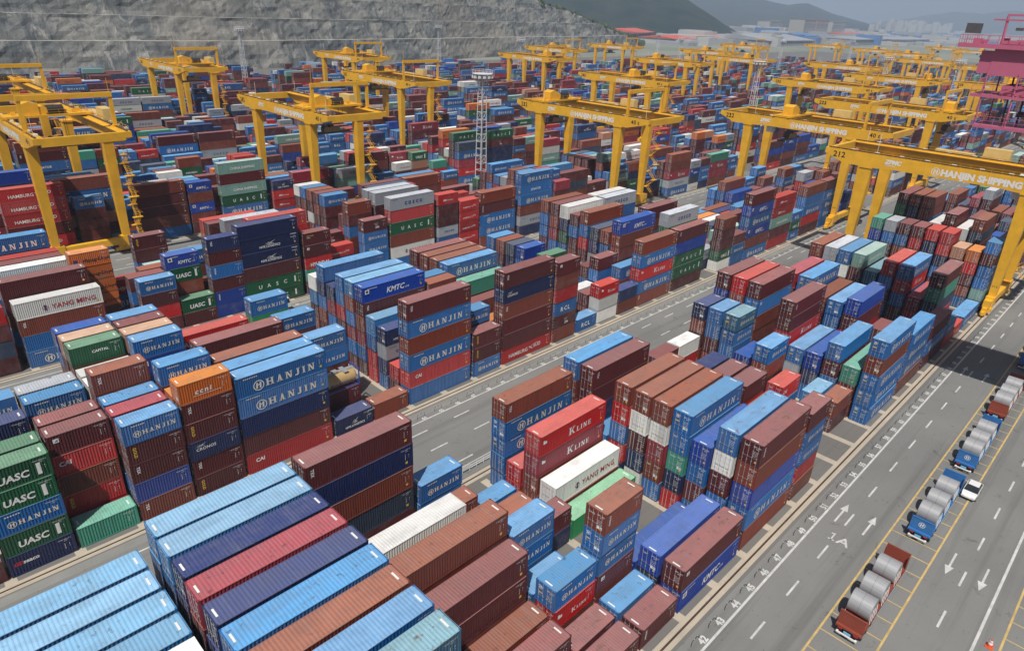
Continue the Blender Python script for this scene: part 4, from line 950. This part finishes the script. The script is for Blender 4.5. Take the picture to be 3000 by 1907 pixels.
for z in (.35, .7, 1.1): b.bar((0, 0, z), (10, 0, z), .045, 4)
b.box(3.4, 5.0, -.03, .03, .4, 1.0)
f = link('road_fence', b.mesh('road_fence', [M_WHITE], fix=False), None, (43.5, 54.0, 0)); tag(f, 'white railing with a sign panel along the road edge between two stacks', 'fence')

# ------------------------------------------------------------------ tank container, tractors
M_TANK = plain('tank_tan', (.52,.36,.16), .45, .1, .25, .8); M_TBLUE = plain('frame_blue', (.03,.07,.36), .5, 0, .2)
x, y, z = bayx('B', -2), LAY['B'][0]+2.9+CW/2, .02+2*2.591
r = empty('tank_container', (x, y, z), 'tan tank container in a blue frame, lying on two maroon containers beside the road block', 'tank container')
b = MB(); b.cyl((.55, 0, 1.32), (5.5, 0, 1.32), 1.12, 28); b.cyl((.30, 0, 1.32), (.56, 0, 1.32), .8, 28, 0, 1.12); b.cyl((5.5, 0, 1.32), (5.76, 0, 1.32), 1.12, 28, 0, .8)
link('tank', b.mesh('tank', [M_TANK]), r)
b = MB()
for X in (.0, 5.9):
    for s in (-1, 1): b.box(X, X+.15, min(s*1.07, s*1.219), max(s*1.07, s*1.219), 0, 2.59)
    for zz in (0, 2.44): b.box(X+.005, X+.145, -1.06, 1.06, zz, zz+.14)
for s in (-1, 1):
    b.box(.16, 5.89, min(s*1.1, s*1.2), max(s*1.1, s*1.2), .02, .16)
    b.bar((.1, s*1.15, .2), (.9, s*1.15, 1.2), .06); b.bar((5.95, s*1.15, .2), (5.2, s*1.15, 1.2), .06)
link('frame', b.mesh('frame', [M_TBLUE], fix=False), r)
b = MB(); b.box(.3, 5.7, -.32, .32, 2.45, 2.50); b.box(2.3, 3.1, -.4, .4, 2.5, 2.72); b.box(3.8, 4.5, -.9, .9, 2.44, 2.49)
link('walkway', b.mesh('walkway', [M_STEEL], fix=False), r)
b = MB(); vf, w = T('BULKHAUL', .55, 0, 1, .035)
b.add2d(vf, lambda a, c: (1.35+a, -1.13*math.cos((c-.15)/1.13), 1.32-.35+1.13*math.sin((c-.15)/1.13)))
link('lettering', b.mesh('lettering', [M_NAVYL]), r)
def tractor(x, y, rz, label):
    r = empty('terminal_tractor', (x, y, 0), label, 'tractor', None, rz); wp = plain('cab_white', (.74,.75,.76), .4, 0, .12)
    b = MB(); b.prism([(-.2,1.0),(1.75,1.0),(1.85,1.9),(1.45,3.0),(-.2,3.0)], lambda a, c, d: (a, -1.1+d, c), 2.2); link('cab', b.mesh('cab', [wp]), r)
    b = MB(); b.poly([(1.87,-.95,1.95),(1.87,.95,1.95),(1.50,.95,2.9),(1.50,-.95,2.9)])
    for s in (-1.115, 1.115): b.poly([(.1,s,1.9),(1.6,s,1.9),(1.4,s,2.8),(.1,s,2.8)])
    link('windows', b.mesh('windows', [M_GLASS]), r)
    b = MB(); b.box(-3.6, 1.7, -.5, .5, .7, 1.0); b.box(-3.2, -1.0, -.7, .7, 1.0, 1.25); link('chassis', b.mesh('chassis', [M_RUBBER], fix=False), r)
    for wx in (1.0, -2.4):
        for s in (-1, 1):
            b = MB(); b.cyl((wx, s*.6, .52), (wx, s*1.15, .52), .52, 18); w_ = link('wheel', b.mesh('wheel', [M_RUBBER]), r)
            b = MB(); b.cyl((wx, s*1.155, .52), (wx, s*1.17, .52), .28, 12); link('hub', b.mesh('hub', [M_STEEL]), w_)
    for s in (-.8, .8):
        b = MB(); b.box(1.74, 1.86, s-.15, s+.15, 1.08, 1.28); link('headlight', b.mesh('headlight', [M_LAMPW], fix=False), r)
tractor(54.0, 116.2, 0, 'white terminal tractor cab at the end of the blue stacks by the far road')
tractor(214.0, 72.2-13.0, 0, 'white terminal tractor on the middle road behind crane 212')

# ------------------------------------------------------------------ the pink quay crane at the right
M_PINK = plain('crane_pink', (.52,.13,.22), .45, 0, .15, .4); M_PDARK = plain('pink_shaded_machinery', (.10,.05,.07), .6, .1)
r = empty('quay_crane', (112, 0, 0), 'pink quay crane reaching in at the right edge with railed platforms', 'quay crane')
b = MB()
for X in (-1.5, 7.5): b.box(X, X+1.8, -70, 24.0, 50.2, 52.9)
for Y in (-60, -30, 0, 23): b.box(.3, 7.5, Y, Y+1.2, 50.6, 52.4)
link('boom', b.mesh('boom', [M_PINK], fix=False), r)
b = MB(); b.box(-1.56, -1.5, 14, 22.6, 50.0, 53.3); b.box(-1.8, 9.6, -16, 13.9, 46.5, 53.2); link('machinery_house', b.mesh('machinery_house', [M_PINK], fix=False), r)
b = MB(); b.box(-2.2, 9.5, -20, 26.8, 53.35, 53.6); b.box(-2.3, -2.1, -20, 26.8, 53.2, 53.75); b.box(-2.0, 1.5, 6, 22, 53.6, 54.2)
for i in range(16): a = random.uniform(-1.5, 5); c = random.uniform(8, 25.5); b.box(a-.3, a+.4, c-.4, c+.5, 53.6, random.uniform(53.9, 54.7))
link('top_deck', b.mesh('top_deck', [M_PINK], fix=False), r)
def rail_y(b, x, y0, y1, z, h=1.1, st=1.2):
    for y in np.arange(y0, y1+.01, st): b.bar((x, y, z), (x, y, z+h), .035)
    for q in (.5, 1.0): b.bar((x, y0, z+h*q), (x, y1, z+h*q), .032)
b = MB(); rail_y(b, -2.2, -10, 26.8, 53.6); rail_y(b, 9.4, -10, 26.8, 53.6); rail_y(b, -1.9, -5, 23.8, 47.6); rail_y(b, -1.9, -5, 22.4, 43.9); rail_y(b, 6, -5, 22.4, 43.9)
for x in np.arange(-2.2, 9.5, 1.2): b.bar((x, 26.8, 53.6), (x, 26.8, 54.7), .035); b.bar((x, 22.4, 43.9), (x, 22.4, 45.0), .035)
for z in (54.15, 54.7): b.bar((-2.2, 26.8, z), (9.4, 26.8, z), .032)
for z in (44.4, 45.0): b.bar((-1.9, 22.4, z), (6, 22.4, z), .032)
link('handrail', b.mesh('handrail', [M_PINK], fix=False), r)
b = MB(); b.box(-1.9, 6.5, -5, 23.8, 47.3, 47.65); b.box(-1.4, 4.5, 15.0, 20.6, 47.7, 48.9); link('middle_platform', b.mesh('middle_platform', [M_PINK], fix=False), r)
b = MB(); b.box(-1.9, 6.0, -5, 22.4, 43.5, 43.85); link('lower_platform', b.mesh('lower_platform', [M_PINK], fix=False), r)
b = MB()
for x in (-1.7, 5.8):
    for y in (-2, 4, 8, 12, 15.3, 18.8, 22.3): b.bar((x, y, 43.7), (x, y+.25, 50.4), .11, 6)
b.bar((-1.7, 22.3, 47.5), (-1.7, 15.3, 50.3), .09); b.bar((-1.7, 18.8, 47.5), (-1.7, 12, 52), .09); b.bar((-1.7, 15.3, 47.8), (-1.7, 8, 50), .09)
link('hanger_frame', b.mesh('hanger_frame', [M_PINK], fix=False), r)
b = MB(); b.bar((-1, 22.2, 53.6), (-1, 22.4, 57.0), .16, 6); b.bar((-1, 12, 53.6), (-1, 12, 57.2), .16, 6); b.box(-1.2, -.8, 8, 23.8, 56.5, 56.7); b.box(-1.15, -.85, 8, 22.5, 57.05, 57.3); link('mast_frame', b.mesh('mast_frame', [M_PINK], fix=False), r)
b = MB(); b.box(-1.2, -.9, 24.9, 26.7, 54.9, 56.1); b.box(2, 2.3, 18.6, 19.8, 54.6, 56.3); b.box(-1.0, -.6, 20.4, 21.2, 55.4, 55.75); link('floodlight', b.mesh('floodlight', [plain('lamp_grey', (.09,.085,.09), .6)], fix=False), r)
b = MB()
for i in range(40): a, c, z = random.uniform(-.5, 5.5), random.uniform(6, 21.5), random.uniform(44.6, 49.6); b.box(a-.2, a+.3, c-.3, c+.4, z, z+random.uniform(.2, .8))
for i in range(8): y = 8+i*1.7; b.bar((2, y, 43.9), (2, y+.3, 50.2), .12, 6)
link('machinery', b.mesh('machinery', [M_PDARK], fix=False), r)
b = MB()
for i in range(5):
    z = 43.9+i*2.3; s = 1 if i % 2 else -1
    for o in (0, .9): b.bar((-2.2-o*.9, 14+1.6*s, z), (-2.2-o*.9, 14-1.6*s, z+2.3), .06); b.bar((-2.2-o*.9, 14+1.6*s, z+1), (-2.2-o*.9, 14-1.6*s, z+3.3), .035)
link('stair', b.mesh('stair', [M_PINK], fix=False), r)
for X in (-2, 8.2):
    for Y in (-14, -44):
        b = MB(); b.box(X-.1, X+1.6, Y, Y+1.7, 0.3, 50.1); link('leg', b.mesh('leg', [M_PINK], fix=False), r)
for Y in (-14, -44):
    b = MB(); b.box(-7, 15, Y-.2, Y+1.9, 3.0, 5.0); b.box(-1.95, 9.7, Y+.1, Y+1.6, 24, 26); link('sill_beam', b.mesh('sill_beam', [M_PINK], fix=False), r)
# the crane the photograph is taken from casts its own small shadows; only its boom tip stands above the nearest stacks
# ------------------------------------------------------------------ quarry hill
from mathutils import noise
FOOT = [(-420,700),(-250,645),(-50,612),(100,600),(270,592),(510,632),(700,676),(880,698),(1030,752),(1185,830),(1330,930)]
CAP = [(-420,260),(100,260),(300,230),(420,185),(560,122),(670,88),(780,66),(880,47),(1030,22),(1185,2),(1330,0)]
def interp(tab, x):
    for (a, p), (c, q) in zip(tab, tab[1:]):
        if x <= c: return p+(q-p)*max(0, (x-a)/(c-a))
    return tab[-1][1]
def foot(X):
    y = interp(FOOT, X); e = 40; dy = (interp(FOOT, X+e)-interp(FOOT, X-e))/(2*e); n = Vector((-dy, 1, 0)).normalized(); return Vector((X, y+3*noise.noise((X*.02, 0, 0)), 0)), n
BH_, RUN, LEDGE = 15.0, 5.5, 7.5
def hill_pt(X, u):
    """u counts benches: whole part = bench, fraction = up the face (to .7) and then along the ledge"""
    f0, n = foot(X); k = int(u); t = u-k; wob = 2.2*noise.noise((X*.013, k*3.7, 2)); h = (22*min(1, t/.7) if k == 0 else 22+17.5*(k-1+min(1, t/.7))); dd = (RUN+LEDGE)*k+RUN*min(1, t/.7)+LEDGE*max(0, (t-.7)/.3)
    cap = interp(CAP, X)
    if h > cap: ex = h-cap; h = cap+ex*.12; dd += ex*.6
    face = 1 if .02 < t < .68 else .12
    rg = noise.fractal((X*.05, h*.09, k*5.1), .9, 2.1, 5)*1.7*face+noise.noise((X*.35, h*.3, 7))*.6*face
    return f0+n*(dd+rg+wob)+Vector((0, 0, h+noise.noise((X*.1, k, 4))*.4))
Xs = list(np.arange(-420, 420, 5.0))+list(np.arange(420, 1331, 4.0)); Us = []
for k in range(17): Us += [k, k+.12, k+.24, k+.36, k+.48, k+.6, k+.7, k+.85]
vs = [hill_pt(X, u) for X in Xs for u in Us]; nu = len(Us)
fs = [(i*nu+j, (i+1)*nu+j, (i+1)*nu+j+1, i*nu+j+1) for i in range(len(Xs)-1) for j in range(nu-1)]
me = bpy.data.meshes.new('quarry_hill'); me.from_pydata([tuple(v) for v in vs], [], fs)
m = NT('quarry_rock'); ge = m.n('ShaderNodeNewGeometry'); p = ge.outputs['Position']
n1 = m.noise(m.vec(p, (1,1,1.6)), .022, 9, .66, .8); col = m.mix(m.ramp(n1, .40, .60), (.115,.128,.130), (.265,.26,.235))
n2 = m.noise(m.vec(p, (.09,.09,.03)), 1.0, 8, .7, 1.2); col = m.mix(m.math('MULTIPLY', m.ramp(n2, .50, .60), .7), col, (.055,.064,.075))
n3 = m.noise(m.vec(p, (.2,.2,.05)), 1.0, 6, .7, .8); col = m.mix(m.math('MULTIPLY', m.ramp(n3, .56, .66), .65), col, (.44,.43,.40))
n5 = m.noise(p, .006, 4, .6); col = m.mix(m.math('MULTIPLY', m.ramp(n5, .5, .7), .5), col, (.31,.255,.20))
sx = m.n('ShaderNodeSeparateXYZ'); m.l(ge.outputs['Normal'], sx.inputs[0]); col = m.mix(m.ramp(sx.outputs[2], .62, .85), col, (.36,.35,.31))
ps = m.n('ShaderNodeSeparateXYZ'); m.l(p, ps.inputs[0]); n4 = m.noise(p, .05, 5, .7); veg = m.math('MULTIPLY', m.ramp(n4, .50, .58), m.ramp(ps.outputs[2], 60, 150)); veg = m.math('MULTIPLY', veg, m.ramp(sx.outputs[2], .45, .8))
col = m.mix(m.math('MULTIPLY', veg, .8), col, (.05,.075,.03)); m.base(col); m.b.inputs['Roughness'].default_value = .95
bp = m.n('ShaderNodeBump'); bp.inputs['Strength'].default_value = .9; bp.inputs['Distance'].default_value = 1.6; m.l(n2, bp.inputs['Height']); m.l(bp.outputs[0], m.b.inputs['Normal'])
me.materials.append(m.mat); structure('quarry_hill', me)
M_LEAF = NT('hill_foliage'); ge = M_LEAF.n('ShaderNodeNewGeometry'); q = M_LEAF.noise(ge.outputs['Position'], .22, 4, .6)
M_LEAF.base(M_LEAF.mix(M_LEAF.ramp(q, .35, .65), (.022,.042,.018), (.075,.105,.035))); M_LEAF.b.inputs['Roughness'].default_value = .8; M_LEAF = M_LEAF.mat
b = MB(); rr = random.Random(5)
for i in range(900):
    X = rr.uniform(470, 1320); cap = interp(CAP, X); u = (cap-4.5)/17.5+rr.uniform(-.5, 3.5)*rr.random(); c = hill_pt(X, max(0.05, u)); R = rr.uniform(2.0, 4.6)
    if rr.random() < .25: R *= .5
    for j in range(26):
        d = Vector((rr.gauss(0, 1), rr.gauss(0, 1), rr.gauss(0, 1))).normalized()*R*rr.uniform(.45, 1); d.z = abs(d.z)*1.2; o = c+d; a = Vector((rr.gauss(0,1), rr.gauss(0,1), rr.gauss(0,1))).normalized()*R*.36; e = a.orthogonal().normalized()*R*.36
        b.quad(tuple(o-a-e), tuple(o+a-e), tuple(o+a+e), tuple(o-a+e))
o = tag(link('hillside_trees', b.mesh('hillside_trees', [M_LEAF], fix=False)), 'dark green trees and scrub covering the right shoulder of the quarry hill', 'trees', kind='stuff')
M_CHUTE = plain('chute_concrete', (.62,.62,.60), .9, 0, .2)
b = MB()
for X, u0, u1 in ((8, 7.05, 7.7), (3, 6.05, 6.7), (-8, 5.05, 5.7), (-16, 4.05, 4.7), (12, 8.05, 8.7)):
    for i in range(6):
        a, c = hill_pt(X, u0+(u1-u0)*i/6), hill_pt(X, u0+(u1-u0)*(i+1)/6); a = a+Vector((0, -2.2, .6)); c = c+Vector((0, -2.2, .6)); b.quad((a.x-1.1, a.y, a.z), (a.x+1.1, a.y, a.z), (c.x+1.1, c.y, c.z), (c.x-1.1, c.y, c.z))
tag(link('drainage_chute', b.mesh('drainage_chute', [M_CHUTE], fix=False)), kind='structure')

# ------------------------------------------------------------------ far hills
M_FOREST = NT('far_forest'); ge = M_FOREST.n('ShaderNodeNewGeometry'); q = M_FOREST.noise(ge.outputs['Position'], .012, 8, .7)
M_FOREST.base(M_FOREST.mix(M_FOREST.ramp(q, .35, .65), (.010,.022,.022), (.034,.048,.034))); M_FOREST.b.inputs['Roughness'].default_value = 1; M_FOREST.b.inputs['Specular IOR Level'].default_value = 0; M_FOREST = M_FOREST.mat
def hills(dist, ridge, depth, seed):
    N = 140; rows = 22; v = []; f = []
    for i in range(N):
        px = ridge[0][0]+(ridge[-1][0]-ridge[0][0])*i/(N-1); py = interp(ridge, px)
        d = CR*((px-1500)/FPX)-CU*((py-953.5)/FPX)+_f; hd = Vector((d.x, d.y, 0)); top = max(.5, CAMH+dist*d.z/hd.length); hd.normalize()
        for j in range(rows):
            t = -1+2*j/(rows-1); dd = dist+t*depth; z = top*max(0, 1-abs(t)**1.25)
            sc = dist/40; z *= 1+.22*noise.fractal((hd.x*dd/sc/2, hd.y*dd/sc/2, seed), 1, 2, 4)*(1-(1-abs(t))**3); v.append((hd.x*dd, hd.y*dd, z-2))
    for i in range(N-1):
        for j in range(rows-1): f.append((i*rows+j, (i+1)*rows+j, (i+1)*rows+j+1, i*rows+j+1))
    me = bpy.data.meshes.new('hills'); me.from_pydata(v, [], f); me.materials.append(M_FOREST); me.polygons.foreach_set('use_smooth', [True]*len(f)); structure('hills', me)
hills(2900, [(1430,70),(1480,10),(1560,-30),(1700,-55),(1850,-40),(1960,-28),(2017,0),(2060,28),(2095,50),(2125,72),(2150,84),(2170,88)], 900, 1)
hills(6800, [(1900,60),(1980,0),(2060,-12),(2150,-14),(2225,-4),(2262,5),(2310,14),(2340,10),(2368,9),(2400,22),(2440,40),(2500,57),(2550,72),(2600,84),(2640,92)], 1900, 2)
hills(11500, [(2480,88),(2560,66),(2640,58),(2720,44),(2800,34),(2880,40),(2960,30),(3060,38),(3200,60),(3300,90)], 1500, 3)

# ------------------------------------------------------------------ sheds and town on the far plain
M_ROOFR = plain('roof_red', (.62,.11,.07), .6, 0, .15, .02); M_WALLW = plain('wall_white', (.46,.46,.45), .7, 0, .1, .02); M_ROOFG = plain('roof_grey', (.34,.36,.39), .6, 0, .15, .02); M_CON = plain('raw_concrete', (.36,.34,.31), .8, 0, .15, .02); M_ROOFB = plain('roof_blue', (.10,.22,.45), .6, 0, .15, .02); M_MAR = plain('wall_maroon', (.20,.05,.05), .7, 0, .15, .02)
def shed(p0, p1, hpx, depth, wall, roof, label, name='warehouse', pitch=.12, bands=None, doors=True):
    a = Vector((*ground_at(*p0), 0)); c = Vector((*ground_at(*p1), 0)); d = (c-a); L = d.length; d.normalize(); n = Vector((-d.y, d.x, 0))
    if n.dot(a) < 0: n = -n
    H = hpx/FPX*a.length; r = empty(name, tuple((a+c)/2), label, 'building'); o = (a+c)/2
    P = lambda u, w, z: tuple(a+d*u+n*w+Vector((0, 0, z))-o)
    b = MB(); n_ = max(1, int(L/60))
    q = [P(0,0,0), P(L,0,0), P(L,depth,0), P(0,depth,0)]; t = [P(0,0,H), P(L,0,H), P(L,depth,H), P(0,depth,H)]
    for i in range(4): j = (i+1) % 4; b.quad(q[i], q[j], t[j], t[i])
    link('wall', b.mesh('wall', [wall]), r)
    b = MB(); e = H*.02+.3; z2 = H+depth*pitch/2
    b.quad(P(-2,-2,H+.05), P(L+2,-2,H+.05), P(L+2,depth/2,z2), P(-2,depth/2,z2)); b.quad(P(-2,depth/2,z2), P(L+2,depth/2,z2), P(L+2,depth+2,H+.05), P(-2,depth+2,H+.05))
    for u in (-2, L+2): b.poly([P(u,-2,H), P(u,depth/2,z2), P(u,depth+2,H)])
    link('roof', b.mesh('roof', [roof]), r)
    b = MB(); k = max(4, int(L/14))
    for i in range(k):
        u = L*(i+.25)/k; b.quad(P(u,-.15,H*.45), P(u+L/k*.5,-.15,H*.45), P(u+L/k*.5,-.15,H*.75), P(u,-.15,H*.75))
    link('window_band', b.mesh('window_band', [bands or M_GLASS]), r); return r
shed((1868,111), (2040,103), 12, 130, M_WALLW, M_ROOFR, 'long white shed with an orange red roof below the nearer dark hill')
shed((1975,131), (2190,128), 13, 90, M_WALLW, M_ROOFR, 'long low white shed with red bands and roof, in front of other sheds', bands=M_ROOFR)
shed((1822,120), (1905,115), 16, 60, M_MAR, M_MAR, 'dark maroon block of stored boxes at the foot of the quarry hill', pitch=.02)
shed((2130,76), (2250,73), 8, 200, M_WALLW, plain('roof_pink', (.62,.40,.36), .7, 0, .1, .02), 'pale sheds with pinkish roofs just right of the dark hill', pitch=.08)
for p0, p1, h, l in (((2350,106), (2384,105), 38, 'tall unfinished concrete frame building, left of two beside each other'), ((2386,105), (2420,104), 36, 'tall unfinished concrete frame building, right of two beside each other'), ((2434,103), (2472,102), 30, 'unfinished concrete frame building standing apart at the right of the others'), ((2252,95), (2290,94), 26, 'unfinished concrete frame building at the left end near the dark hill')):
    shed(p0, p1, h, 60, M_CON, M_CON, l, 'concrete_building', .03)
shed((2250,137), (2385,134), 13, 160, plain('wall_lilac', (.30,.29,.33), .7, 0, .1, .02), M_ROOFG, 'wide grey shed with shallow roof behind the far yellow cranes at centre right', pitch=.14)
shed((2310,122), (2400,120), 12, 160, M_WALLW, M_ROOFB, 'wide shed with blue roof edge behind the grey one', pitch=.1)
shed((2500,134), (2600,132), 13, 120, plain('wall_grey', (.25,.25,.28), .7, 0, .1, .02), M_ROOFG, 'grey shed right of the wide ones behind the far cranes', pitch=.1)
shed((2610,133), (2720,131), 12, 120, M_WALLW, M_ROOFG, 'pale shed farthest right behind the far cranes', pitch=.1)
shed((2500,112), (2545,111), 7, 140, M_WALLW, M_ROOFR, 'small shed with bright red roof far off beyond the grey sheds')
shed((2150,128), (2240,126), 9, 150, M_MAR, M_ROOFG, 'low dark shed right of the red banded one')
shed((1990,56), (2008,58), 9, 30, M_WALLW, M_WALLW, 'white tower block high on the dark wooded slope', 'tower_block', .02)
shed((2094,78), (2110,78), 14, 30, plain('wall_cream', (.62,.56,.42), .7, 0, .1, .02), M_WALLW, 'cream tower block at the foot of the dark wooded slope', 'tower_block', .02)
b = MB(); rr = random.Random(11)
for i in range(700):
    px = rr.uniform(1960, 3050); py = rr.choice((rr.uniform(88, 100), rr.uniform(92, 132)))+ (2300-px)*.0
    x, y = ground_at(px, py+3); dd = math.hypot(x, y)
    if dd > 9000 or dd < 1300: continue
    w, l, h = rr.uniform(15, 60), rr.uniform(20, 110), rr.choice((6, 8, 10, 12, 20))*rr.uniform(.8, 1.4); b.box(x-w/2, x+w/2, y-l/2, y+l/2, -1, h, rr.choice((0, 0, 0, 1, 1, 2, 3)))
for i in range(70):
    px = rr.gauss(2690, 60); x, y = ground_at(px, rr.uniform(95, 101)); w = rr.uniform(25, 45); b.box(x-w/2, x+w/2, y-w/2, y+w/2, -1, rr.uniform(35, 95), 0)
tag(link('distant_town', b.mesh('distant_town', [M_WALLW, M_ROOFG, M_ROOFB, M_CON], fix=False)), 'pale sprawl of distant sheds and tower blocks on the hazy plain', 'town', kind='stuff')
b = MB()
for i in range(260):
    px = rr.uniform(1850, 2500); x, y = ground_at(px, rr.uniform(101, 118)); R = rr.uniform(6, 16)
    for j in range(10): a, c = rr.uniform(0, 6.3), rr.uniform(0, R*1.5); b.box(x+c*math.cos(a)-R*.3, x+c*math.cos(a)+R*.3, y+c*math.sin(a)-R*.3, y+c*math.sin(a)+R*.3, 0, rr.uniform(3, 8))
tag(link('distant_trees', b.mesh('distant_trees', [M_LEAF], fix=False)), 'dark belts of distant trees between the sheds', 'trees', kind='stuff')

# ------------------------------------------------------------------ haze
bpy.ops.mesh.primitive_cube_add(size=1); hz = bpy.context.active_object; hz.name = 'haze'; hz.scale = (29000, 29000, 1100); hz.location = (0, 0, 1100/2-1.2)
hm = bpy.data.materials.new('haze'); hm.use_nodes = True; t = hm.node_tree; t.nodes.clear(); out = t.nodes.new('ShaderNodeOutputMaterial'); vol = t.nodes.new('ShaderNodeVolumePrincipled')
vol.inputs['Color'].default_value = (.62, .77, 1.0, 1); vol.inputs['Density'].default_value = 1.35e-4; vol.inputs['Anisotropy'].default_value = -.32
t.links.new(vol.outputs[0], out.inputs['Volume']); hz.data.materials.append(hm); tag(hz, kind='stuff')
